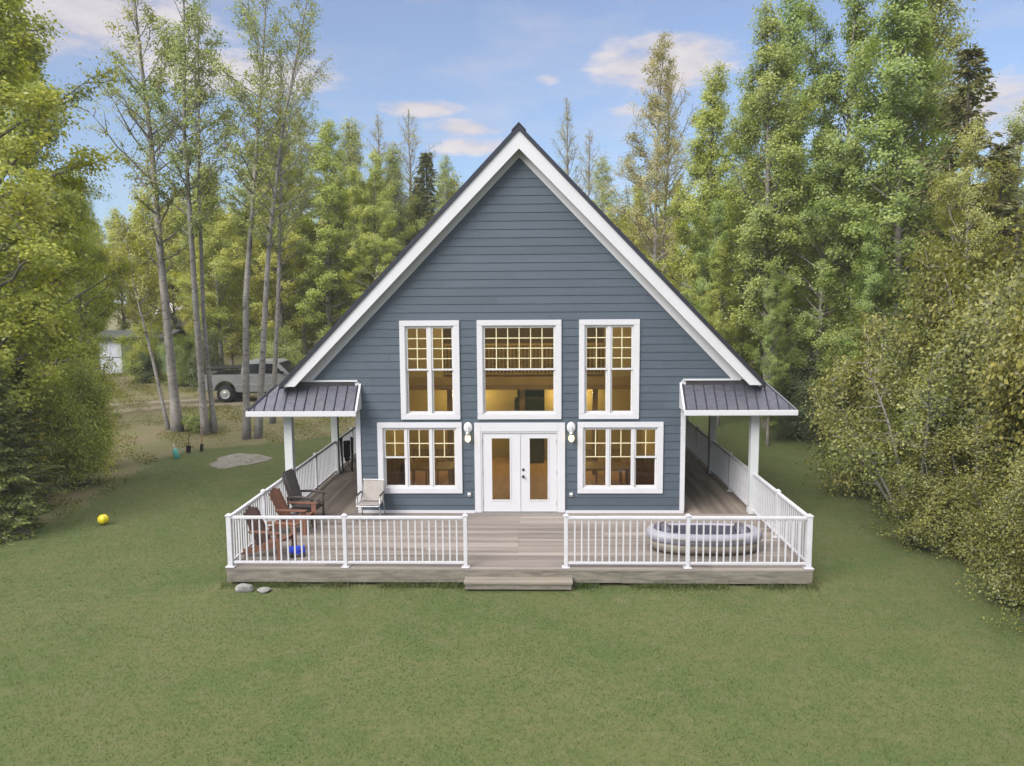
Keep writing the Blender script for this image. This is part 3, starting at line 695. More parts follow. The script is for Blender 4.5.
# beige sling chair by the wall
t = thing('sling_chair', 'beige sling patio chair with grey metal frame against the front wall', 'chair', (-3.66, -.42, DZ), R(-2))
sl = MB(); sl.add([(-.25, .02, .42), (.25, .02, .42), (.25, .24, .88), (-.25, .24, .88), (-.25, .03, .41), (.25, .03, .41), (.25, .25, .875), (-.25, .25, .875)], [(0, 1, 2, 3), (7, 6, 5, 4), (0, 4, 5, 1), (1, 5, 6, 2), (2, 6, 7, 3), (3, 7, 4, 0)]); sl.build('backrest', M['sling'], t)
MB().cbox((0, -.2, .405), (.50, .46, .014), rx=R(-4)).build('seat', M['sling'], t)
for s in (-1, 1):
    MB().tube([(s * .27, -.44, .40), (s * .27, .02, .42), (s * .27, .25, .90)], .014, 8).build('side_frame', M['steel'], t, smooth=True)
    MB().tube([(s * .285, -.42, 0), (s * .285, -.40, .40), (s * .285, -.34, .60), (s * .285, .12, .62)], .013, 8).build('armrest', M['steel'], t, smooth=True)
    MB().tube([(s * .285, .18, 0), (s * .285, .02, .42)], .013, 8).build('leg', M['steel'], t, smooth=True)
    MB().cbox((s * .285, -.10, .632), (.05, .40, .02)).build('arm_pad', M['dark_metal'], t, bevel=.006)
cbr = MB(); cbr.tube([(-.285, -.42, .12), (.285, -.42, .12)], .012, 8); cbr.tube([(-.27, -.44, .39), (.27, -.44, .39)], .013, 8); cbr.tube([(-.27, .25, .90), (.27, .25, .90)], .013, 8); cbr.build('crossbar', M['steel'], t)
# folded black chair by the rear porch post
t = thing('folded_chair', 'black folded camp chair leaning by the rear left porch post', 'chair', (-5.52, 4.78, DZ), R(20))
for s in (-1, 1):
    MB().tube([(s * .14, 0, .02), (s * .16, .04, .55), (s * .17, .05, 1.02), (s * .13, .02, 1.08)], [.022, .035, .05, .02], 8).build('side_frame', M['black'], t, smooth=True)
    MB().tube([(s * .14, -.1, 0), (-s * .10, .02, .62)], .014, 6).build('leg', M['dark_metal'], t)
MB().cbox((0, .03, .70), (.22, .05, .55)).build('folded_seat', M['black'], t, bevel=.02)
MB().cbox((0, .0, .42), (.16, .07, .2)).build('seat_pouch', M['black'], t, bevel=.02)
# blue toy truck
t = thing('toy_truck', 'small blue plastic toy truck on the deck boards in front of the chairs', 'toy', (-4.62, -3.38, DZ), R(15))
MB().cbox((.0, 0, .09), (.30, .14, .05)).build('chassis', M['blue'], t, bevel=.01)
MB().cbox((.10, 0, .165), (.09, .13, .10)).build('cab', M['blue'], t, bevel=.015)
MB().prism([(-.17, .12), (.04, .12), (.05, .21), (-.2, .21)], lambda u, v, d: (u, d, v), -.075, .075).build('dump_bed', M['blue'], t, bevel=.008)
for x in (-.10, .10):
    for s in (-1, 1): MB().lathe([(.05, -.02), (.055, -.012), (.055, .012), (.05, .02)], (x, s * .085, .055), 14, Matrix.Rotation(R(90), 3, 'X')).build('wheel', M['tyre'], t)
# inflatable boat
t = thing('inflatable_boat', 'grey inflatable boat with dark inside lying on the deck behind the right railing', 'boat', (3.98, -2.85, DZ), R(-1))
def ring(a, b_, z, r, n=44, k=2.6):
    pts = []
    for i in range(n):
        th = 2 * math.pi * i / n; c, s_ = math.cos(th), math.sin(th)
        x = a * math.copysign(abs(c) ** (2 / k), c); y = b_ * math.copysign(abs(s_) ** (2 / k), s_)
        pts.append((x, y, z + .07 * max(0, abs(x) / a - .55) ** 1.2))
    return pts
def closed_tube(mb, pts, r, seg=12):
    P = [Vector(p) for p in pts]; n = len(P); vs, fs = [], []
    for i, p in enumerate(P):
        d = (P[(i + 1) % n] - P[i - 1]).normalized(); a_ = d.cross(Vector((0, 0, 1))).normalized(); b2 = d.cross(a_)
        for k in range(seg): q = 2 * math.pi * k / seg; vs.append(p + (a_ * math.cos(q) + b2 * math.sin(q)) * r)
    for i in range(n):
        for k in range(seg): fs.append((i * seg + k, i * seg + (k + 1) % seg, ((i + 1) % n) * seg + (k + 1) % seg, ((i + 1) % n) * seg + k))
    mb.add(vs, fs)
rb_ = MB(); closed_tube(rb_, ring(1.10, .43, .33, .15), .125); rb_.build('upper_tube', M['raft'], t, smooth=True)
rb_ = MB(); closed_tube(rb_, ring(1.06, .40, .145, .15), .125); rb_.build('lower_tube', M['raft_low'], t, smooth=True)
fl = MB(); n = 44; pts = ring(1.04, .38, .10, 0); fl.add([(0, 0, .1)] + [(x, y, .10) for x, y, z in pts], [(0, i + 1, (i + 1) % n + 1) for i in range(n)]); fl.build('floor', M['raft_dark'], t)
ln_ = MB(); pi_ = ring(.955, .285, .40, 0)
ln_.add([(x, y, .11) for x, y, z in pi_] + [(x, y, z + .05) for x, y, z in pi_], [(i, (i + 1) % n, n + (i + 1) % n, n + i) for i in range(n)]); ln_.build('liner', M['raft_dark'], t)
for x in (-.82, .80): MB().tube([(x, -.30, .40), (x, 0, .43), (x, .30, .40)], [.11, .13, .11], 12).build('seat', M['raft_dark'], t, smooth=True)
MB().tube([(-.98, -.16, .45), (-.99, 0, .50), (-.98, .16, .45)], [.05, .075, .05], 10).build('bow_pad', M['raft_dark'], t, smooth=True)
for s in (-1, 1): MB().tube([(-.75, s * .53, .38), (-.3, s * .575, .36), (.3, s * .575, .36), (.75, s * .53, .38)], .012, 6).build('grab_rope', M['raft_low'], t, smooth=True)

# ------------------------------------------------------------------ things on the lawn
def gz(x, y): return float(ground_z(x, y))
def sphere_mb(r, c=(0, 0, 0), n=24):
    return MB().lathe([(max(r * math.sin(math.pi * k / 16), .001), -r * math.cos(math.pi * k / 16)) for k in range(17)], c, n)
o = sphere_mb(.135).build('ball', M['yellow'], None, smooth=True, loc=(-10.74, .1, .15)); tag(o, 'yellow ball lying on the lawn left of the deck', 'ball')
q = MB()
for k in range(3):
    a = R(k * 60 + 15); q.tube([(.1365 * math.cos(t_) * math.cos(a), .1365 * math.cos(t_) * math.sin(a), .1365 * math.sin(t_)) for t_ in [2 * math.pi * j / 24 for j in range(25)]], .0035, 5)
q.build('seam', M['dark_metal'], o)
def rock(label, x, y, sx, sy, sz, seed):
    bm = bmesh.new(); bmesh.ops.create_icosphere(bm, subdivisions=3, radius=1); r_ = random.Random(seed)
    dirs = [(Vector((r_.gauss(0, 1), r_.gauss(0, 1), r_.gauss(0, 1))).normalized(), r_.uniform(.62, .95)) for _ in range(11)]
    for v_ in bm.verts:
        for d_, l in dirs:
            k = v_.co.dot(d_)
            if k > l: v_.co -= d_ * (k - l)
        v_.co = Vector((v_.co.x * sx, v_.co.y * sy, v_.co.z * sz))
    me = bpy.data.meshes.new('rock'); bm.to_mesh(me); bm.free(); me.materials.append(M['rock'])
    o = bpy.data.objects.new('rock', me); COL.objects.link(o); o.location = (x, y, gz(x, y) + sz * .45); tag(o, label, 'rock')
rock('pale rock on the grass under the front left deck corner, larger of two', -5.38, -4.42, .19, .13, .11, 1)
rock('pale flat rock on the grass under the front left deck corner, smaller of two', -4.98, -4.45, .15, .11, .06, 2)
rock('pale grey rock at the lawn edge below the dark spruce', -12.35, -.75, .28, .22, .13, 4)
rock('small grey rock at the lawn edge left of the larger pale rock', -12.75, -.95, .18, .16, .09, 6)
# ash / sand heap
bm = bmesh.new(); r_ = random.Random(9); n = 40; rings = [0, .3, .55, .75, .9, 1.0]; prev = None
vs = []; fs = []
for i, q in enumerate(rings):
    for k in range(n):
        a = 2 * math.pi * k / n; rr = q * (1 + .13 * math.sin(3 * a + 1) + .06 * math.sin(7 * a) + r_.uniform(-.03, .03))
        vs.append((rr * .95 * math.cos(a), rr * 1.25 * math.sin(a), .15 * (1 - q ** 2.2) + r_.uniform(-.012, .012) - .015))
for i in range(len(rings) - 1):
    for k in range(n): fs.append((i * n + k, i * n + (k + 1) % n, (i + 1) * n + (k + 1) % n, (i + 1) * n + k))
o = MB().add(vs, fs).build('ash_heap', M['ash'], None, smooth=True, loc=(-10.3, 8.2, .01)); tag(o, 'flat pale grey heap of ash or sand on the lawn near the left porch', 'heap')
# teal pump sprayer
t = thing('pump_sprayer', 'small teal garden pump sprayer standing on the lawn below the aspens', 'sprayer', (-12.66, 8.42, gz(-12.66, 8.42)), R(30))
MB().lathe([(.09, 0), (.10, .03), (.10, .26), (.07, .34), (.035, .38)], (0, 0, 0), 16, Matrix.Rotation(R(-10), 3, 'Y')).build('tank', M['teal'], t, smooth=True)
MB().tube([(-.06, 0, .36), (-.085, 0, .50)], .014, 8).build('pump_rod', M['frost'], t)
MB().tube([(-.085, -.08, .51), (-.085, .08, .51)], .018, 8).build('handle', M['frost'], t)
MB().tube([(.02, 0, .34), (.14, .03, .36), (.19, .05, .18), (.16, .06, .03)], .012, 6).build('hose', M['teal'], t, smooth=True)
def spade(x, y, lean, label, wood):
    t = thing('garden_spade', label, 'spade', (x, y, gz(x, y)), R(lean), 'spades stuck in the ground under the aspens')
    MB().tube([(0, 0, .25), (.04, 0, .62), (.06, 0, .92)], [.016, .014, .016], 8).build('shaft', M[wood], t)
    MB().cbox((0, 0, .17), (.17, .02, .28), ry=R(6)).build('blade', M['dark_metal'], t, bevel=.006)
    MB().tube([(.06, -.06, .92), (.06, .06, .92)], .015, 8).build('grip', M['dark_metal'], t)
spade(-12.62, 9.3, 10, 'black handled spade stuck upright in the ground beside the teal sprayer', 'dark_metal')
spade(-12.25, 9.6, 70, 'orange handled spade stuck upright in the ground below the twin aspen', 'orange_wood')

# ------------------------------------------------------------------ pickup truck
t = thing('pickup_truck', 'silver four door pickup truck parked on the gravel driveway behind the aspens', 'truck', (-13.35, 20.4, gz(-13.35, 20.4)), R(2))
S = 1.06
def arch(cx, r=.50, n=10): return [(cx + r * math.cos(math.pi * k / n), .52 + r * math.sin(math.pi * k / n)) for k in range(n + 1)]
prof = [(-2.95, .62), (-2.95, 1.32), (-1.05, 1.34), (-1.0, 1.30), (1.25, 1.30), (2.55, 1.22), (2.85, 1.05), (2.9, .58), (2.4, .52)] + arch(1.85)[0:] + [(1.3, .48), (-1.2, .48)] + arch(-1.75) + [(-2.3, .56)]
SY = lambda u, v, d: (u * S, d * S, v * S)
body = MB().prism(prof, SY, -.97, .97).build('body', M['truck'], t, bevel=.03)
cabp = [(-1.0, 1.30), (-.93, 1.86), (-.75, 1.95), (.55, 1.95), (.75, 1.88), (1.35, 1.30)]
cab = MB(); n = len(cabp); cab.add([SY(u, v, -.93 + .16 * (v - 1.3)) for u, v in cabp] + [SY(u, v, .93 - .16 * (v - 1.3)) for u, v in cabp], [tuple(range(n))[::-1], tuple(range(n, 2 * n))] + [(i, (i + 1) % n, n + (i + 1) % n, n + i) for i in range(n)])
cb_ = cab.build('cab', M['truck'], t, bevel=.03)
for s in (-1, 1):
    for poly in ([(-.86, 1.36), (-.80, 1.80), (-.12, 1.83), (-.12, 1.36)], [(-.02, 1.36), (-.02, 1.83), (.55, 1.82), (1.05, 1.36)]):
        MB().add([SY(u, v, s * (.937 - .16 * (v - 1.3))) for u, v in poly] + [SY(u, v, s * (.90 - .16 * (v - 1.3))) for u, v in poly], [(0, 1, 2, 3), (7, 6, 5, 4), (0, 4, 5, 1), (1, 5, 6, 2), (2, 6, 7, 3), (3, 7, 4, 0)]).build('side_window', M['truck_glass'], cb_)
    for x in (-.55, .35): MB().cbox((x * S, s * .985 * S, 1.2 * S), (.2, .03, .04)).build('door_handle', M['truck_chrome'], body)
    MB().cbox((-.05 * S, s * .978 * S, .82 * S), (2.35, .025, .05)).build('door_moulding', M['truck_chrome'], body)
    MB().cbox((0.1 * S, s * 1.0 * S, .47 * S), (2.1, .14, .05)).build('running_board', M['dark_metal'], t, bevel=.01)
    MB().cbox((-2.0 * S, s * .93 * S, 1.365 * S), (1.85 * S, .06, .05)).build('bed_rail', M['dark_metal'], t)
    for x in (-2.75, -2.05, -1.15): MB().cbox((x * S, s * .9 * S, 1.50 * S), (.07, .05, .26)).build('rack_post', M['dark_metal'], t)
    MB().cbox((1.0 * S, s * 1.08 * S, 1.42 * S), (.12, .2, .16)).build('side_mirror', M['dark_metal'], t, bevel=.02)
    MB().cbox((-2.955 * S, s * .86 * S, 1.08 * S), (.05, .14, .34)).build('tail_light', M['red'], t, bevel=.01)
    for x in (-1.75, 1.85):
        rot = Matrix.Rotation(R(90), 3, 'X')
        w_ = MB().lathe([(.24, -.14), (.40, -.135), (.435, -.10), (.44, 0), (.435, .10), (.40, .135), (.24, .14)], (x * S, s * .86 * S, .435), 26, rot).build('wheel', M['tyre'], t, smooth=True)
        rim = MB().lathe([(.02, s * -.165), (.08, s * -.165), (.11, s * -.15), (.21, s * -.146), (.25, s * -.152), (.25, s * -.08)], (x * S, s * .86 * S, .435), 20, rot); rim.build('rim', M['truck_chrome'], w_)
MB().cbox((-1.98 * S, 0, 1.60 * S), (1.75 * S, 1.75 * S, .05)).build('bed_cover', M['dark_metal'], t, bevel=.01)
MB().cbox((-3.03 * S, 0, .62 * S), (.14, 1.9, .2)).build('bumper', M['truck_chrome'], t, bevel=.03)
MB().cbox((2.96 * S, 0, .62 * S), (.16, 1.95, .24)).build('bumper', M['truck_chrome'], t, bevel=.03)
MB().add([SY(u, d, 0) for u, d in ()], []) if False else None
ws = [(.80, 1.86, .80), (1.33, 1.34, .86)]
MB().add([SY(u + .02, v, sgn * w) for u, v, w in ws for sgn in (-1, 1)] + [SY(u - .02, v - .02, sgn * w) for u, v, w in ws for sgn in (-1, 1)], [(0, 1, 3, 2), (4, 6, 7, 5), (0, 4, 5, 1), (2, 3, 7, 6), (0, 2, 6, 4), (1, 5, 7, 3)]).build('windscreen', M['truck_glass'], cb_)

# ------------------------------------------------------------------ outbuildings
def outbuilding(name, label, cat, x, y, w, d, hw, hr, rz, wallm, roofm, door=None, window=True):
    t = thing(name, label, cat, (x, y, gz(x, y) - .1), rz)
    MB().prism([(-w / 2, 0), (w / 2, 0), (w / 2, hw), (-w / 2, hw)], lambda u, v, q: (u, q, v), 0, d).build('wall', M[wallm], t)
    for s in (0, d):
        pass
    g = MB(); g.prism([(0, hw), (d / 2, hr), (d, hw)], lambda u, v, q: (q, u, v), -w / 2 + .003, w / 2 - .003); g.build('gable', M[wallm], t)
    rf = MB()
    for a, b_ in (((-.35, hw - .12), (d / 2, hr + .06)), ((d + .35, hw - .12), (d / 2, hr + .06))):
        rf.prism([a, b_, (b_[0], b_[1] + .08), (a[0], a[1] + .08)], lambda u, v, q: (q, u, v), -w / 2 - .3, w / 2 + .3)
    rf.build('roof', M[roofm], t)
    tr = MB(); tr.box(-w / 2 - .3, w / 2 + .3, -.38, -.355, hw - .16, hw - .02); tr.build('fascia', M[roofm], t)
    if door:
        for dx in (-1, 1):
            c_ = door + dx * .36
            dr = MB().box(c_ - .35, c_ + .35, -.05, -.004, .08, hw - .25).build('door', M['shed_door'], t)
            MB().box(c_ - .3, c_ + .3, -.065, -.051, 1.12, 1.2).build('ledge', M['cabin_wall'], dr)
            MB().cbox((c_ - dx * .27, -.07, 1.05), (.03, .04, .16)).build('handle', M['dark_metal'], dr)
    if not window: return
    wn = MB().box(w / 2 - 1.7, w / 2 - .7, -.03, -.004, 1.1, 1.9).build('window', M['shed_door'], t)
    MB().box(w / 2 - 1.63, w / 2 - .77, -.034, -.031, 1.17, 1.83).build('pane', M['truck_glass'], wn)
outbuilding('garden_shed', 'faded green shed with white double doors among the trees at left', 'shed', -26.7, 32.6, 4.6, 3.2, 2.55, 2.8, R(3), 'shed_wall', 'shed_roof', -1.45, False)
outbuilding('cabin', 'distant cabin with a white metal roof showing between the trees above the shed', 'cabin', -30.2, 45.0, 3.6, 5.0, 2.5, 4.1, R(-12), 'cabin_wall', 'white_roof')

# ------------------------------------------------------------------ trees and shrubs
class Wood:
    """Collects tapered limbs as 5-7 sided tubes (numpy)."""
    def __init__(s): s.V, s.F, s.n = [], [], 0
    def limb(s, P, rad, seg):
        P = np.asarray(P, float); rad = np.asarray(rad, float); k = len(P)
        d = np.gradient(P, axis=0); d /= np.linalg.norm(d, axis=1)[:, None] + 1e-9
        ref = np.where(np.abs(d[:, 2:3]) < .9, [[0, 0, 1.]], [[1., 0, 0]])
        a = np.cross(d, ref); a /= np.linalg.norm(a, axis=1)[:, None] + 1e-9; b = np.cross(d, a)
        t = 2 * np.pi * np.arange(seg) / seg
        ring = P[:, None] + (a[:, None] * np.cos(t)[None, :, None] + b[:, None] * np.sin(t)[None, :, None]) * rad[:, None, None]
        i = np.arange(k - 1)[:, None] * seg; j = np.arange(seg)[None, :]; j2 = (j + 1) % seg
        F = np.stack([i + j, i + j2, i + seg + j2, i + seg + j], -1).reshape(-1, 4) + s.n
        s.V.append(ring.reshape(-1, 3)); s.F.append(F); s.n += k * seg
    def mesh(s, name, mat):
        me = np_mesh(name, np.concatenate(s.V), np.concatenate(s.F), mat)
        me.polygons.foreach_set('use_smooth', np.ones(len(me.polygons), bool)); return me

def unit(v): return v / (np.linalg.norm(v, axis=-1, keepdims=True) + 1e-9)
def leaf_mesh(name, P, size, rg, mat, aspect=.62, along=None, droop=.25, face=True):
    """One bent four-cornered leaf per point."""
    n = len(P); ax = rg.normal(size=(n, 3)); ax[:, 2] = ax[:, 2] * .6 - droop
    if along is not None: ax = along + ax * .35
    if along is None and face:                     # leaves hold their faces outward and up, towards the light
        o_ = unit(P * np.array([1, 1, 0])); nr = unit(o_ * .9 + np.array([0, 0, .65]) + rg.normal(0, .45, (n, 3)))
        ax = unit(ax - (ax * nr).sum(1, keepdims=True) * nr); sd = np.cross(nr, ax)
    else:
        ax = unit(ax); sd = unit(np.cross(ax, rg.normal(size=(n, 3)))); nr = np.cross(ax, sd)
    L = (size * rg.uniform(.6, 1.3, n))[:, None]; w = L * aspect * .5
    V = np.stack([P, P + ax * L * .5 + sd * w + nr * L * .08, P + ax * L, P + ax * L * .5 - sd * w + nr * L * .08], 1).reshape(-1, 3)
    return np_mesh(name, V, np.arange(4 * n).reshape(-1, 4), mat)

def path_at(path, t):
    """Point on a trunk polyline, t in 0..1 by height."""
    z = path[:, 2]; h = z[-1]; return np.array([np.interp(t * h, z, path[:, 0]), np.interp(t * h, z, path[:, 1]), t * h])

def wander(rg, h, amp, lean=None, n=14):
    t = np.linspace(0, 1, n); x = np.cumsum(rg.normal(0, amp, n)) * t; y = np.cumsum(rg.normal(0, amp, n)) * t
    if lean is not None:
        lz = [p[1] for p in lean]; x = x * .4 + np.interp(t * h, lz, [p[0] for p in lean]); 
    return np.stack([x, y, t * h], 1)

def broadleaf(name, seed, h, r0, W, cb, nprim, nleaf, size, leafm, barkm, up=(20, 60), prof=None, lean=None, amp=.05, sigma=.13, sec=5, forks=0, whorl_gap=0):
    """Aspen-like tree: trunk, limbs, twigs and a crown of separate leaves. Returns (trunk mesh, crown mesh)."""
    rg = np.random.default_rng(seed); wd = Wood(); trunk = wander(rg, h, amp, lean)
    tt = np.linspace(0, 1, len(trunk)); rad = r0 * (1 - tt) ** .85 + .012; rad[0] *= 1.35
    wd.limb(trunk, rad, 9)
    prof = prof or (lambda t: np.sin(np.pi * min(1, (t * .92 + .08)) ** .75) ** .8)
    A, wt = [], []
    stems = [(trunk, 1.0, 0)]
    for f in range(forks):
        t0 = rg.uniform(.35, .6); p0 = path_at(trunk, t0); az = rg.uniform(0, 6.28); L = h * (1 - t0) * .85; q = np.linspace(0, 1, 7)[:, None]
        d = np.array([math.cos(az), math.sin(az), 0]); P = p0 + d * L * .28 * q ** .7 + np.array([0, 0, 1]) * L * q + rg.normal(0, .08, (7, 3)) * q
        wd.limb(P, r0 * (1 - t0) * .6 * (1 - q[:, 0]) ** .8 + .01, 7); stems.append((P, .6, t0))
    az = rg.uniform(0, 6.28)
    for k in range(nprim):
        st, sc, t0 = stems[0] if forks == 0 or rg.random() < .55 else stems[rg.integers(len(stems))]
        if t0 == 0:
            t = cb + (1 - cb) * ((k + rg.random()) / nprim) * .985; p0 = path_at(trunk, t)
        else:
            q = rg.uniform(.15, .97); i = q * (len(st) - 1); i0 = int(i); p0 = st[i0] * (1 - i + i0) + st[min(i0 + 1, len(st) - 1)] * (i - i0); t = p0[2] / h
        tc_ = (t - cb) / (1 - cb); az += 2.4 + rg.normal(0, .5)
        L = W * max(prof(max(tc_, 0)), .12) * rg.uniform(.6, 1.2) * sc; el = R(up[0] + (up[1] - up[0]) * tc_ + rg.normal(0, 9))
        d = np.array([math.cos(az) * math.cos(el), math.sin(az) * math.cos(el), math.sin(el)])
        q = np.linspace(0, 1, 6)[:, None]
        P = p0 + d * L * q + np.array([0, 0, 1]) * L * .22 * q ** 2 + np.cumsum(rg.normal(0, .035 * L, (6, 3)), 0) * q
        rb_ = max(min(r0 * (1 - t) ** .85 * .45, .05), .009)
        wd.limb(P, rb_ * (1 - q[:, 0]) ** .7 + .004, 5)
        lw_ = (L / W) ** 1.1; A.append(P[3:]); wt.append(np.full(3, .7 * lw_))
        for j in range(sec):
            s_ = rg.uniform(.25, .98); i = s_ * 5; i0 = int(i); p1 = P[i0] * (1 - i + i0) + P[min(i0 + 1, 5)] * (i - i0)
            dv = unit(d + rg.normal(0, .75, 3)); l2 = L * .42 * rg.uniform(.5, 1.1) * (1.15 - s_ * .5); q2 = np.linspace(0, 1, 4)[:, None]
            P2 = p1 + dv * l2 * q2 + np.array([0, 0, .16]) * l2 * q2 ** 2 + rg.normal(0, .04 * l2, (4, 3)) * q2
            wd.limb(P2, rb_ * .42 * (1 - q2[:, 0]) ** .7 + .0035, 4)
            A.append(P2[1:]); wt.append(np.array([.6, 1, 1.2]) * lw_)
    A = np.concatenate(A); wt = np.concatenate(wt) * rg.uniform(.15, 1.8, len(A))
    idx = rg.choice(len(A), nleaf, p=wt / wt.sum())
    P = A[idx] + rg.normal(0, sigma, (nleaf, 3)) * np.array([1.15, 1.15, .85])
    return wd.mesh(name + '_trunk', M[barkm]), leaf_mesh(name + '_crown', P, size, rg, M[leafm])

def conifer(name, seed, h, r0, W, needles, leafm, barkm, cb=.03, gap=.26, droop=.35, density=1.0, size=.16, ragged=.25, hanging=.5):
    rg = np.random.default_rng(seed); wd = Wood(); trunk = wander(rg, h, .015)
    tt = np.linspace(0, 1, len(trunk)); wd.limb(trunk, r0 * (1 - tt) ** .9 + .01, 8)
    A, D, wts = [], [], []; z = cb * h; az = 0
    while z < h * .985:
        t = z / h; L0 = W * (1 - t) ** .82 + .10
        for k in range(int(rg.integers(4, 7))):
            az += 2.4 + rg.normal(0, .35); L = L0 * rg.uniform(1 - ragged * 1.6, 1 + ragged)
            if rg.random() > density: continue
            el0 = R(-8 + 50 * t ** 2 + rg.normal(0, 6)); q = np.linspace(0, 1, 6)[:, None]
            d = np.array([math.cos(az), math.sin(az), 0])
            P = path_at(trunk, t) + d * L * q * math.cos(el0) + np.array([0, 0, 1]) * (math.sin(el0) * L * q - droop * L * (q ** 1.4) * (1 - t) + .14 * L * q ** 4)
            wd.limb(P, .03 * (1 - t) * (1 - q[:, 0]) + .005, 4)
            nsub = max(4, int(L * 9)); sidev = np.array([-d[1], d[0], 0])
            for j in range(nsub):
                s_ = .12 + .88 * (j + rg.random()) / nsub; i = s_ * 5; i0 = min(int(i), 4); p1 = P[i0] * (1 - i + i0) + P[i0 + 1] * (i - i0)
                sg = 1 if j % 2 else -1; l2 = L * .36 * (1.1 - s_) + .07
                dv = unit(d * .75 + sidev * sg * rg.uniform(.6, 1.1) + np.array([0, 0, -hanging * rg.uniform(.3, 1)]))
                m = max(2, int(l2 / .055)); qq = (np.arange(m)[:, None] + rg.random((m, 1))) / m
                A.append(p1 + dv * l2 * qq); D.append(np.repeat(dv[None], m, 0))
        z += gap * (.55 + .75 * (1 - t)) * rg.uniform(.8, 1.2)
    A = np.concatenate(A); D = np.concatenate(D)
    idx = rg.choice(len(A), needles, replace=len(A) < needles)
    P = A[idx] + rg.normal(0, .022, (needles, 3))
    return wd.mesh(name + '_trunk', M[barkm]), leaf_mesh(name + '_crown', P, size, rg, M[leafm], .30, D[idx], .15)

def shrub(name, seed, h, W, stems, nleaf, size, leafm, barkm, lowest=.08, sigma=.15):
    rg = np.random.default_rng(seed); wd = Wood(); A, wt = [], []
    for k in range(stems):
        az = 2.4 * k + rg.normal(0, .3); hh = h * rg.uniform(.55, 1.0); out = W * rg.uniform(.15, 1.0) * (.55 if hh > .85 * h else 1)
        q = np.linspace(0, 1, 7)[:, None]; d = np.array([math.cos(az), math.sin(az), 0])
        P = d * .12 + d * out * q ** 1.3 + np.array([0, 0, 1]) * hh * q + np.cumsum(rg.normal(0, .05, (7, 3)), 0) * q
        wd.limb(P, .045 * (1 - q[:, 0]) ** .8 * (h / 4) ** .5 + .006, 6)
        for j in range(int(9 + h * 2.2)):
            s_ = rg.uniform(lowest, .99); i = s_ * 6; i0 = min(int(i), 5); p1 = P[i0] * (1 - i + i0) + P[i0 + 1] * (i - i0)
            a2 = az + rg.normal(0, 1.3); el = R(rg.uniform(-5, 50)); l2 = (.22 * h * (1.15 - s_) + .25) * rg.uniform(.5, 1.1)
            dv = np.array([math.cos(a2) * math.cos(el), math.sin(a2) * math.cos(el), math.sin(el)]); q2 = np.linspace(0, 1, 5)[:, None]
            P2 = p1 + dv * l2 * q2 + np.array([0, 0, -.10]) * l2 * q2 ** 2 + rg.normal(0, .03, (5, 3)) * q2
            wd.limb(P2, .014 * (1 - q2[:, 0]) + .004, 4); A.append(P2[1:]); wt.append(np.array([.5, .8, 1, 1.2]))
            for m in range(3):
                dv2 = unit(dv + rg.normal(0, .7, 3)); l3 = l2 * .5; p3 = P2[rg.integers(1, 5)]
                A.append(p3 + dv2 * l3 * np.array([[.4], [.7], [1.0]])); wt.append(np.array([.7, 1, 1.1]))
    A = np.concatenate(A); wt = np.concatenate(wt) * rg.uniform(.1, 1.9, len(A)); idx = rg.choice(len(A), nleaf, p=wt / wt.sum())
    P = A[idx] + rg.normal(0, sigma, (nleaf, 3)); P[:, 2] = np.abs(P[:, 2])
    return wd.mesh(name + '_stems', M[barkm]), leaf_mesh(name + '_crown', P, size, rg, M[leafm])

PR = {}
column = lambda t: min(1, (t + .10) / .30) ** .6 * max(1 - t, 0) ** .62 * 1.25
oval = lambda t: min(1, (t + .06) / .42) ** .8 * max(1 - t, 0) ** .70 * 1.45
PR['dense1'] = broadleaf('aspen', 21, 16, .15, 2.3, .16, 84, 54000, .098, 'leaf_green', 'bark_grey', (15, 58), column, amp=.06)
PR['dense2'] = broadleaf('aspen', 22, 16, .16, 2.6, .12, 90, 58000, .098, 'leaf_green', 'bark_grey', (10, 55), oval, amp=.07, forks=1)
PR['dense3'] = broadleaf('aspen', 23, 16, .14, 2.0, .22, 74, 40000, .095, 'leaf_green', 'bark_grey', (20, 60), column, amp=.07, sigma=.16)
PR['loose1'] = broadleaf('aspen', 31, 16, .12, 2.1, .30, 60, 22000, .09, 'leaf_mid', 'bark_aspen', (25, 62), column, amp=.06, sigma=.12)
PR['loose2'] = broadleaf('aspen', 32, 16, .13, 2.3, .25, 64, 28000, .09, 'leaf_mid', 'bark_aspen', (20, 60), oval, amp=.08, sigma=.12, forks=1)
PR['bare1'] = broadleaf('aspen', 41, 16, .12, 2.0, .35, 70, 5200, .075, 'leaf_bud', 'bark_grey', (28, 62), oval, amp=.05, sec=8, sigma=.07)
PR['bare2'] = broadleaf('aspen', 42, 16, .12, 1.7, .40, 66, 4400, .075, 'leaf_bud', 'bark_grey', (32, 64), column, amp=.06, sec=8, sigma=.07)
PR['spruce1'] = conifer('spruce', 51, 10, .16, 2.1, 60000, 'needle', 'bark_dark', size=.15)
PR['spruce2'] = conifer('spruce', 52, 10, .15, 1.6, 34000, 'needle', 'bark_dark', size=.15, ragged=.4, density=.85)
PR['spruce3'] = conifer('spruce', 53, 12, .15, 1.75, 26000, 'needle_brown', 'bark_dark', cb=.10, size=.15, gap=.30, ragged=.55, density=.62, hanging=.7)
PR['bush1'] = shrub('bush', 61, 4, 1.7, 12, 42000, .074, 'leaf_olive', 'bark_grey')
PR['bush2'] = shrub('bush', 62, 4, 2.0, 13, 46000, .072, 'leaf_olive', 'bark_grey', sigma=.18)
PR['bush4'] = shrub('bush', 64, 1.0, .75, 22, 9000, .085, 'leaf_dark', 'bark_grey', lowest=.01, sigma=.08)
PR['bush3'] = shrub('bush', 63, 4, 1.4, 10, 27000, .070, 'leaf_olive', 'bark_grey', sigma=.13)

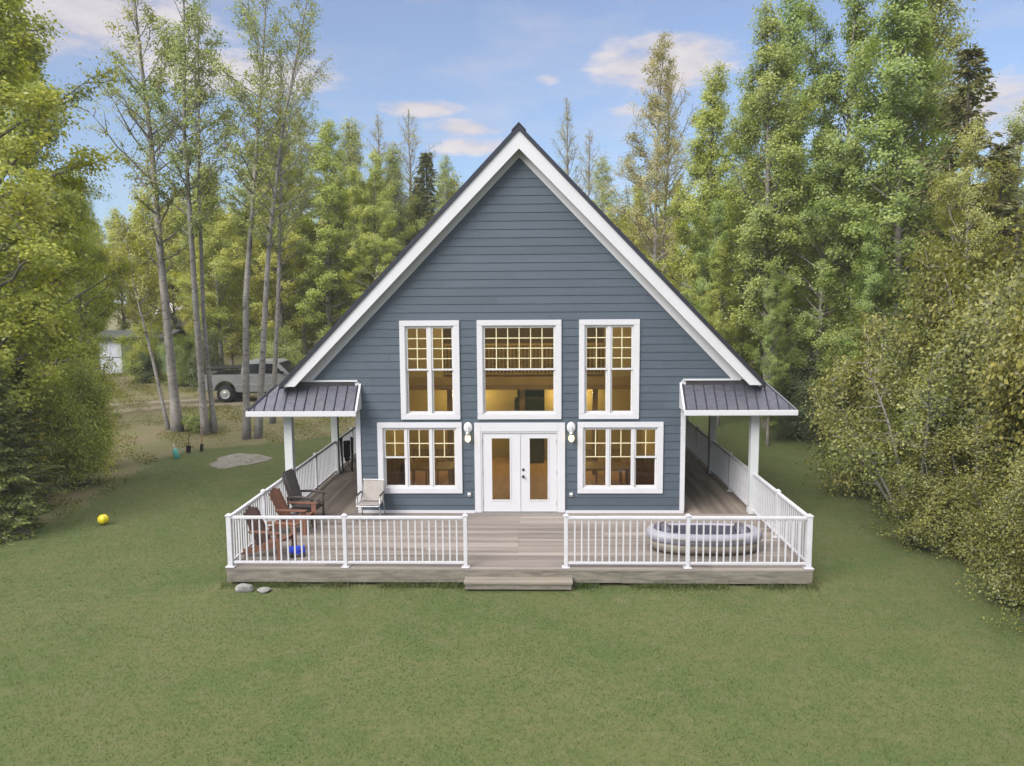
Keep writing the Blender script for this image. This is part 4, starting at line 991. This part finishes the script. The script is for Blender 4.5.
def plant(name, proto, cat, label, x, y, h, rz, wide=1.0, leaf=None, group=None, base=None, meshes=None, names=('trunk', 'crown')):
    t = thing(name, label, cat, (x, y, gz(x, y) - .05), rz, group)
    tm, cm = meshes or PR[proto]
    s = 1.0 if meshes else h / base
    for nm, me in zip(names, (tm, cm)):
        o = bpy.data.objects.new(nm, me); COL.objects.link(o); o.parent = t; o.scale = (s * wide, s * wide, s)
        if nm == 'crown' and leaf: o.material_slots[0].link = 'OBJECT'; o.material_slots[0].material = M[leaf]
    return t
def tree(proto, label, x, y, h, rz=0, wide=1.0, leaf=None, group=None):
    sp = 'spruce' in proto
    return plant('spruce_tree' if sp else 'aspen_tree', proto, 'tree', label, x, y, h, R(rz), wide, leaf, group, {'spruce3': 12}.get(proto, 10 if sp else 16))
def bush(proto, label, x, y, h, rz=0, wide=1.0, leaf=None, group=None):
    return plant('bush', proto, 'bush', label, x, y, h, R(rz), wide, leaf, group, 1 if proto == 'bush4' else 4, names=('stem', 'crown'))

# the pale aspens standing between lawn and driveway, each with its own lean
FRONT = [  # seed, x, y, h, r0, lean [(dx, z)], crown base, leaves, label
    (101, -14.82, 13.2, 19.5, .25, [(0, 0), (-.24, 5.8), (-.46, 11.9), (-.72, 15.8), (-.9, 19.5)], .33, 4200, 'tallest leaning grey aspen at the lawn edge, nearest the teal sprayer'),
    (102, -13.42, 12.7, 20.0, .175, [(0, 0), (-.15, 5.8), (-.28, 11.8), (-.12, 17.5), (0, 20)], .40, 5200, 'pale trunked aspen just right of the leaning grey aspen'),
    (103, -13.15, 13.0, 17.0, .13, [(0, 0), (-.25, 5), (-.1, 11), (.25, 17)], .5, 2200, 'thin aspen touching the pale trunked aspen at its base'),
    (104, -11.42, 12.0, 18.5, .17, [(0, 0), (.2, 5.8), (.85, 11.6), (1.25, 15.4), (1.5, 18.5)], .45, 3200, 'straight grey aspen left of the porch roof corner'),
    (105, -10.98, 12.1, 18.0, .16, [(0, 0), (.75, 7.7), (1.55, 12.7), (2.25, 15.4), (2.8, 18)], .42, 3600, 'pale aspen leaning right over the porch roof corner'),
    (106, -11.25, 14.7, 16.0, .13, [(0, 0), (.5, 6), (.8, 11), (1.0, 16)], .45, 2600, 'thin grey aspen behind the two by the porch roof corner'),
    (107, -15.35, 13.5, 9.0, .09, [(0, 0), (-.5, 3), (-1.1, 6), (-1.5, 9)], .45, 1700, 'small leaning aspen left of the tallest grey aspen'),
]
for sd, x, y, h, r0, lean, cb, nl, lab in FRONT:
    ms = broadleaf('aspen', sd, h, r0 * .8, 2.3 if h > 15 else 1.4, cb, 46 if h > 15 else 24, int(nl * 2.3), .10, 'leaf_mid', 'bark_aspen', (28, 60), oval, lean=lean, amp=.035, sec=7, sigma=.10)
    plant('aspen_tree', None, 'tree', lab, x, y, h, 0, meshes=ms, group='aspens between the lawn and the driveway')

# left edge of the lawn
tree('dense2', 'tall lime green tree at the far left edge of the photo, nearest the camera', -14.2, 1.5, 17.5, 40, 1.15, 'leaf_lime')
tree('dense1', 'lime green tree behind the dark spruce on the left', -16.3, 7.0, 16.5, 100, 1.05, 'leaf_lime')
tree('dense3', 'lime green tree standing between the left spruce and the garden shed', -19.8, 15.0, 11.0, 200, 1.15, 'leaf_lime')
tree('dense1', 'lime green tree leaning in from outside the left edge of the photo', -16.8, -1.0, 16, 310, 1.1, 'leaf_lime')
tree('dense3', 'narrow lime green tree over the left end of the driveway', -22.5, 11, 15, 10, 1.2, 'leaf_lime')
tree('spruce1', 'dark green spruce at the left lawn edge above the pale rocks', -12.9, -.6, 4.6, 20, 1.3)
tree('spruce2', 'smaller dark spruce beside the left lawn edge, behind the first', -13.7, 1.6, 4.2, 130, 1.4)
bush('bush2', 'bright lime green bush overhanging the left lawn edge', -14.0, 4.4, 4.4, 60, .8, 'leaf_lime')
bush('bush1', 'lime green bush against the spruce at the left edge of the photo', -15.2, 2.6, 5.6, 160, .8, 'leaf_lime')
bush('bush3', 'small lime green bush at the left end of the brown soil', -14.8, 6.6, 3.0, 10, 1.0, 'leaf_yellow')
bush('bush4', 'low green bush at the foot of the tallest leaning aspen', -13.95, 13.5, .7, 0, 1.2, 'leaf_green')
bush('bush1', 'dark leafy bush in front of the garden shed', -23.4, 28.0, 2.0, 80, 1.1, 'leaf_dark')
bush('bush3', 'lime green bush covering the right half of the garden shed', -23.9, 28.6, 3.6, 45, 1.3, 'leaf_lime')
bush('bush2', 'green bush between the garden shed and the pickup truck', -20.4, 26.5, 3.2, 170, 1.1, 'leaf_green')
bush('bush3', 'dark green bush behind the tail of the pickup truck', -18.6, 25.0, 3.4, 20, 1.2, 'leaf_dark')
bush('bush1', 'olive bush behind the cab of the pickup truck', -14.6, 25.5, 3.6, 220, 1.2, 'leaf_mid')
bush('bush2', 'green bush beside the gravel at the left of the garden shed', -28.6, 27.5, 2.6, 260, 1.2, 'leaf_lime')
# trees behind the driveway, left of the gable, from left to right
BACK = [
    ('loose2', -24.8, 24, 12.5, 'leaf_mid', 'loose green tree left of the garden shed'),
    ('dense3', -24.2, 38, 14, 'leaf_mid', 'soft green tree directly behind the garden shed'),
    ('dense2', -20.5, 30, 11.5, 'leaf_yellow', 'yellow green tree between the shed and the leaning grey aspen'),
    ('loose1', -21.2, 33, 14, 'leaf_mid', 'thin green tree behind the tallest leaning aspen'),
    ('dense3', -18.4, 27, 13, 'leaf_yellow', 'yellow green tree behind the tail of the pickup truck'),
    ('dense1', -17.2, 31, 15, 'leaf_mid', 'dense green tree behind the pale trunked aspen'),
    ('dense2', -15.0, 28, 15.2, 'leaf_yellow', 'yellow green tree behind the bed of the pickup truck'),
    ('loose2', -15.4, 34, 17.5, 'leaf_mid', 'tall loose tree above the middle of the left woods'),
    ('dense1', -12.4, 29, 15.6, 'leaf_yellow', 'broad yellow green tree behind the cab of the pickup truck'),
    ('dense3', -11.6, 34, 16.8, 'leaf_mid', 'tall green tree with a pointed top left of the gable'),
    ('dense2', -9.0, 28, 13.6, 'leaf_yellow', 'yellow green tree close behind the left slope of the roof'),
    ('dense3', -9.6, 36, 15.4, 'leaf_mid', 'green tree between the pointed top and the bare aspen'),
    ('bare1', -8.8, 39, 18.2, None, 'nearly bare aspen left of the dark spruce top'),
    ('bare2', -11.0, 39, 18.0, None, 'bare twiggy treetop above the green trees left of the gable'),
    ('spruce2', -7.2, 37, 15.2, 'needle_brown', 'dark spruce top showing just left of the roof'),
    ('loose1', -6.0, 36, 14.6, 'leaf_mid', 'loose green treetop right of the dark spruce top'),
    ('dense1', -4.6, 40, 12, 'leaf_mid', 'green treetop half hidden by the left slope of the roof'),
    ('bare2', 2.9, 44, 20, None, 'bare aspen top just right of the roof peak'),
    ('bare1', 4.4, 42, 17.2, None, 'shorter bare treetop right of the roof peak'),
    ('loose1', 5.4, 38, 14.6, 'leaf_mid', 'loose green treetop showing over the right slope of the roof'),
    ('dense3', 7.6, 36, 13.0, 'leaf_yellow', 'low yellow green tree behind the right slope of the roof'),
    ('loose1', 6.9, 24, 19.2, 'leaf_bud', 'tall thin aspen with pale buds standing against the cloud'),
    ('bare1', 7.9, 27, 18.4, None, 'tall bare aspen beside the budding one against the cloud'),
    ('dense1', 8.7, 20, 16.2, 'leaf_yellow', 'bright yellow green tree right of the budding aspen'),
    ('dense2', 8.4, 15.5, 9.5, 'leaf_green', 'mid height green tree behind the right end of the roof'),
    ('dense3', 10.4, 19, 15.0, 'leaf_green', 'green tree right of the bright yellow green one'),
    ('dense1', 10.1, 13.5, 17.0, 'leaf_green', 'tall dense green tree with a pointed top, right of the roof'),
    ('dense2', 11.4, 11.5, 12.0, 'leaf_green', 'green tree of middle height behind the right porch'),
    ('dense3', 11.9, 16.5, 18.8, 'leaf_green', 'tall narrow green tree behind the dense pointed one'),
    ('dense2', 12.9, 12.5, 18.2, 'leaf_green', 'tallest broad green tree on the right'),
    ('dense1', 13.6, 9.5, 17.6, 'leaf_green', 'tall green tree left of the brown spruce'),
    ('dense3', 15.4, 12.5, 18.6, 'leaf_mid', 'tall green tree behind the brown spruce'),
    ('spruce3', 13.5, 5.4, 13.2, 'needle_brown', 'ragged brownish spruce with drooping boughs on the right'),
    ('spruce3', 15.0, 6.2, 10.5, 'needle_brown', 'smaller ragged spruce behind the brownish one'),
    ('loose2', 16.4, 7.5, 12.0, 'leaf_mid', 'loose green tree at the right edge of the photo'),
    ('dense2', 16.6, 4.5, 9.6, 'leaf_olive', 'olive tree at the right edge of the photo above the shrubs'),
    ('dense2', 9.3, 10.6, 6.6, 'leaf_green', 'young green tree in the gap right behind the right porch roof'),
    ('dense3', 8.2, 14.0, 7.8, 'leaf_yellow', 'young yellow green tree behind the right end of the main roof'),
    ('dense2', 10.6, 16.2, 9.0, 'leaf_green', 'young leafy tree under the tall pointed tree on the right'),
    ('loose2', 12.6, 3.4, 10.6, 'leaf_mid', 'loose green tree in front of the brownish spruce'),
    ('dense1', 11.8, 7.5, 8.4, 'leaf_green', 'low green tree behind the shrubs by the right porch'),
]
for k, (pr_, x, y, h, lf_, lab) in enumerate(BACK):
    tree(pr_, lab, x, y, h, k * 73 % 360, (1.4 if pr_ == 'spruce3' else 1.0) + .12 * math.sin(k * 1.7) + (.12 if y > 24 else 0), lf_)
# shrub border along the right of the lawn, near to far
HEDGE = [
    ('bush1', 9.3, -6.3, 3.2, 'leaf_olive', 'olive bush at the right edge of the photo, lowest one in view', .9),
    ('bush2', 9.2, -4.7, 2.9, 'leaf_olive', 'yellowish olive bush next to the lowest one on the right', .9),
    ('bush1', 11.4, -3.4, 7.4, 'leaf_olive', 'tall olive bush reaching the top of the shrub border at the right edge', .72),
    ('bush3', 9.9, -2.2, 3.0, 'leaf_olive', 'olive bush bulging over the lawn across from the front deck corner', 1.15),
    ('bush2', 11.0, -.6, 6.0, 'leaf_olive', 'broad tall olive bush in the middle of the shrub border', .8),
    ('bush3', 9.9, .8, 3.8, 'leaf_olive', 'olive bush beside the right deck railing post', 1.05),
    ('bush3', 9.2, -1.7, 2.5, 'leaf_olive', 'low olive bush on the lawn edge in front of the spreading one', 1.3),
    ('bush1', 9.9, 3.0, 5.2, 'leaf_olive', 'olive bush in the middle of the border, level with the right porch post', .85),
    ('bush2', 12.4, 2.0, 7.8, 'leaf_olive', 'tallest olive bush behind the middle of the shrub border', .75),
    ('bush3', 11.3, 5.4, 4.4, 'leaf_mid', 'greener bush in the gap behind the right porch', 1.1),
    ('bush1', 12.2, 9.2, 5.0, 'leaf_mid', 'soft green bush far back beyond the right side deck', 1.0),
    ('bush2', 10.9, 11.8, 3.6, 'leaf_dark', 'dark bush in the shade behind the right side deck', 1.1),
    ('bush2', 13.5, -1.8, 7.0, 'leaf_olive', 'olive bush behind the tall one at the right edge', .8),
    ('bush3', 8.75, -7.7, 2.3, 'leaf_olive', 'low olive bush at the bottom of the shrub border on the right', .9),
]
for k, (pr_, x, y, h, lf_, lab, wd_) in enumerate(HEDGE): bush(pr_, lab, x + .25, y, h, k * 67 % 360, wd_, lf_)
tree('spruce2', 'small dark spruce half hidden in the shrub border beside the right porch', 11.0, 2.6, 3.6, 0, 1.3)
tree('spruce1', 'dark young spruce under the olive bushes at the right', 11.2, -1.9, 2.6, 90, 1.1)

ms = shrub('bush', 66, 4.4, 2.5, 9, 9500, .075, 'leaf_olive', 'bark_grey', lowest=.52)
plant('bush', None, 'bush', 'spreading olive bush whose outer leaves reach the tip of the right porch roof', 9.35, -.95, 4.4, R(20), meshes=ms, names=('stem', 'crown'))

# the wood beyond: reads as one mass
rg = np.random.default_rng(77); Vs, Fs, n = [], [], 0; Vt, Ft, nt_ = [], [], 0
src = broadleaf('far', 91, 14, .12, 2.6, .06, 70, 15000, .18, 'leaf_yellow', 'bark_grey', (15, 55), oval, sec=3, sigma=.2)
def arr(me):
    v_ = np.empty(len(me.vertices) * 3, np.float32); me.vertices.foreach_get('co', v_); f_ = np.empty(len(me.loops), np.int32); me.loops.foreach_get('vertex_index', f_)
    return v_.reshape(-1, 3), f_.reshape(-1, 4)
(tv, tf), (cv, cf) = arr(src[0]), arr(src[1])
spots = [(x + rg.uniform(-1.2, 1.2), y + rg.uniform(-2, 2)) for y in (37, 43, 50, 58) for x in np.arange(-62, 62, 2.5 if y < 50 else 3.4)]
spots += [(x, y) for x, y in ((-34, 22), (-37, 29), (-33, 33), (-40, 36), (-36, 15), (-42, 20), (-31, 13), (-28, 4), (-25, -3), (20, 15), (22, 9), (24, 3), (19, 20), (17, 26), (22, 28), (13, 24), (15, 31), (11, 29), (19, -3), (21, -9), (14.5, -5.5), (15.5, -9.5), (13.2, -10.5), (16.5, -2))]
for x, y in spots:
    if y < 40 and -31 < x < -24: continue
    s = rg.uniform(.72, 1.0) * (.82 if -1 < x < 7 else 1); a = rg.uniform(0, 6.28); c_, s_ = math.cos(a), math.sin(a)
    Rm = np.array([[c_, s_, 0], [-s_, c_, 0], [0, 0, 1]]) * s; off = np.array([x, y, gz(x, y)])
    Vs.append(cv @ Rm + off); Fs.append(cf + n); n += len(cv); Vt.append(tv @ Rm + off); Ft.append(tf + nt_); nt_ += len(tv)
fm = np_mesh('woods', np.concatenate(Vs), np.concatenate(Fs), M['leaf_yellow'])
wo = bpy.data.objects.new('woods', fm); COL.objects.link(wo); tag(wo, 'distant green woods closing off the view behind the house and driveway', 'woods', kind='stuff')
tm = np_mesh('wood_trunks', np.concatenate(Vt), np.concatenate(Ft), M['bark_grey'])
o = bpy.data.objects.new('trunk', tm); COL.objects.link(o); o.parent = wo; tag(o, kind='stuff')

# weeds and low leaves on the bare soil along the trees
rg = np.random.default_rng(5); n = 420000
wx = rg.uniform(-32, 16, n); wy = rg.uniform(-10, 34, n); wd_ = dirt(wx, wy)
pt = np.sin(wx * 1.1 + 2 * np.sin(wy * .7)) * np.sin(wy * .9 + 1.3 * np.sin(wx * .5)) + .5 * np.sin(wx * 3.1 + wy * 2.3)
kp = ~((np.abs(wx) < 8.6) & (wy > -8) & (wy < 9.5)) & (wd_ > .45) & (pt + rg.normal(0, .35, n) > .15) & ~((np.abs(wx) < 6.3) & (wy > -4.6) & (wy < 11)) & ~((np.abs(wy - 19.8) < 1.6) & (wx > -19)) & ~((wy > 10) & (wx > -22) & (np.hypot(wx + 22, wy - 15.8) < 2.2))
wx, wy = wx[kp], wy[kp]; zz = ground_z(wx, wy) + rg.random(len(wx)) ** 2 * .16
me = leaf_mesh('undergrowth', np.stack([wx, wy, zz], 1), .07, rg, M['leaf_olive'], .5, droop=-.3)
o = bpy.data.objects.new('undergrowth', me); COL.objects.link(o); tag(o, 'low weeds and leaves on the brown soil under the trees', 'undergrowth', kind='stuff')

# ------------------------------------------------------------------ sky, sun, camera
SUN_EL, SUN_AZ = R(38), R(222)                       # azimuth clockwise from +Y
world = bpy.data.worlds.new('World'); scene.world = world; world.use_nodes = True
nt = world.node_tree; nt.nodes.clear()
out = nt.nodes.new('ShaderNodeOutputWorld'); bg = nt.nodes.new('ShaderNodeBackground'); nt.links.new(bg.outputs[0], out.inputs[0])
bg.inputs[1].default_value = .075
sky = nt.nodes.new('ShaderNodeTexSky'); sky.sky_type = 'NISHITA'; sky.sun_disc = False
sky.sun_elevation = SUN_EL; sky.sun_rotation = SUN_AZ; sky.air_density = 1.0; sky.dust_density = .6; sky.ozone_density = 1.6
tc = nt.nodes.new('ShaderNodeTexCoord'); gen = tc.outputs['Generated']
# cloud layer: flat clouds seen in perspective on a plane overhead, plus a few distinct banks
sep = nt.nodes.new('ShaderNodeSeparateXYZ'); nt.links.new(gen, sep.inputs[0])
def mth(op, a, b=None, c=None):
    n = nt.nodes.new('ShaderNodeMath'); n.operation = op
    for i, q in enumerate((a, b, c)):
        if q is None: continue
        if isinstance(q, (int, float)): n.inputs[i].default_value = q
        else: nt.links.new(q, n.inputs[i])
    return n.outputs[0]
wob = noise(nt, gen, 16, 6, .6, (1, 1, 3.0)); wob2 = noise(nt, gen, 5.0, 6, .6, (1, 1, 3.2))
cov = ramp(nt, wob2, [(.50, 0), (.74, .85)])
tot = None
for (dx, dy, dz), sx, sz, amp in (((-.137, .965, .228), .056, .0110, 1.35), ((-.085, .974, .207), .054, .0110, 1.25), ((-.078, .979, .187), .050, .011, .9), ((.150, .95, .272), .092, .036, 1.5),
                                  ((-.50, .823, .31), .20, .070, 1.6), ((-.333, .908, .256), .13, .026, 1.35), ((.497, .846, .19), .10, .035, 1.1), ((.017, .965, .261), .014, .006, .6), ((.11, .965, .222), .02, .008, .5)):
    az0 = math.atan2(dx, dy)
    az = mth('SUBTRACT', mth('ARCTAN2', sep.outputs[0], sep.outputs[1]), az0)
    ex = mth('DIVIDE', az, sx); ez = mth('DIVIDE', mth('SUBTRACT', sep.outputs[2], dz), sz)
    r2 = mth('ADD', mth('MULTIPLY', ex, ex), mth('MULTIPLY', ez, ez))
    blob = mth('MULTIPLY', mth('SUBTRACT', 1.0, r2), amp)
    tot = blob if tot is None else mth('MAXIMUM', tot, blob)
shape = mth('ADD', tot, mth('MULTIPLY_ADD', wob, 4.2, -1.9))
banks = mth('SMOOTH_MIN', mth('MAXIMUM', mth('MULTIPLY', shape, .8), 0.0), 1.0, .2)
allc = mth('MULTIPLY', mth('MAXIMUM', mth('MULTIPLY', cov, .45), banks), 1.0)
skyc = mixc(nt, 1.0, sky.outputs[0], (.60, .71, .84), 'MULTIPLY')
haze = mixc(nt, .20, skyc, (3.6, 3.7, 4.6))
cloudc = mixc(nt, ramp(nt, wob, [(.3, 0), (.7, 1)]), (3.2, 3.05, 3.45), (4.3, 4.05, 4.2))
fin = mixc(nt, allc, haze, cloudc)
# added bright cloud above the view, soft top light for lawn and foliage
over = mth('MULTIPLY', ramp(nt, sep.outputs[2], [(.44, 0), (.66, 1)]), ramp(nt, wob2, [(.30, .55), (.55, 1)]))
fin = mixc(nt, over, fin, (14.5, 14.3, 14.6))
nt.links.new(fin, bg.inputs[0])
sl = bpy.data.lights.new('sun', 'SUN'); sl.energy = 2.1; sl.angle = R(40); sl.color = (1, .965, .91)
so = bpy.data.objects.new('sun', sl); COL.objects.link(so)
dirv = Vector((math.sin(SUN_AZ) * math.cos(SUN_EL), math.cos(SUN_AZ) * math.cos(SUN_EL), math.sin(SUN_EL)))
so.rotation_euler = dirv.to_track_quat('Z', 'Y').to_euler()

# the thin spring haze
hb = MB().box(-100, 100, -60, 110, -1.5, 40).build('haze', [], None); tag(hb, 'thin pale spring haze', 'haze', kind='stuff')
m, nt, out = new_mat('haze_air'); pv_ = nt.nodes.new('ShaderNodeVolumePrincipled')
pv_.inputs['Color'].default_value = (.95, .96, .95, 1); pv_.inputs['Density'].default_value = .0006; pv_.inputs['Anisotropy'].default_value = 0.0
nt.links.new(pv_.outputs[0], out.inputs['Volume']); hb.data.materials.append(m)

cam = bpy.data.cameras.new('camera'); co = bpy.data.objects.new('camera', cam); COL.objects.link(co)
cam.sensor_width = 36; cam.lens = 780 / 1024 * 36; cam.clip_start = .1; cam.clip_end = 5000
mw = Matrix(((.999575, .003835, .028906), (.028326, .107628, -.993788), (-.006922, .994184, .107473)))
co.matrix_world = Matrix.Translation((.376, -19.189, 5.725)) @ mw.to_4x4()
scene.camera = co
scene.view_settings.view_transform = 'Standard'; scene.view_settings.look = 'None'
scene.view_settings.exposure = 1.3; scene.view_settings.gamma = 1
scene.render.engine = 'CYCLES'
cy = scene.cycles
cy.max_bounces = 14; cy.diffuse_bounces = 10; cy.glossy_bounces = 3; cy.transmission_bounces = 4; cy.transparent_max_bounces = 16
cy.sample_clamp_indirect = 4; cy.use_denoising = True
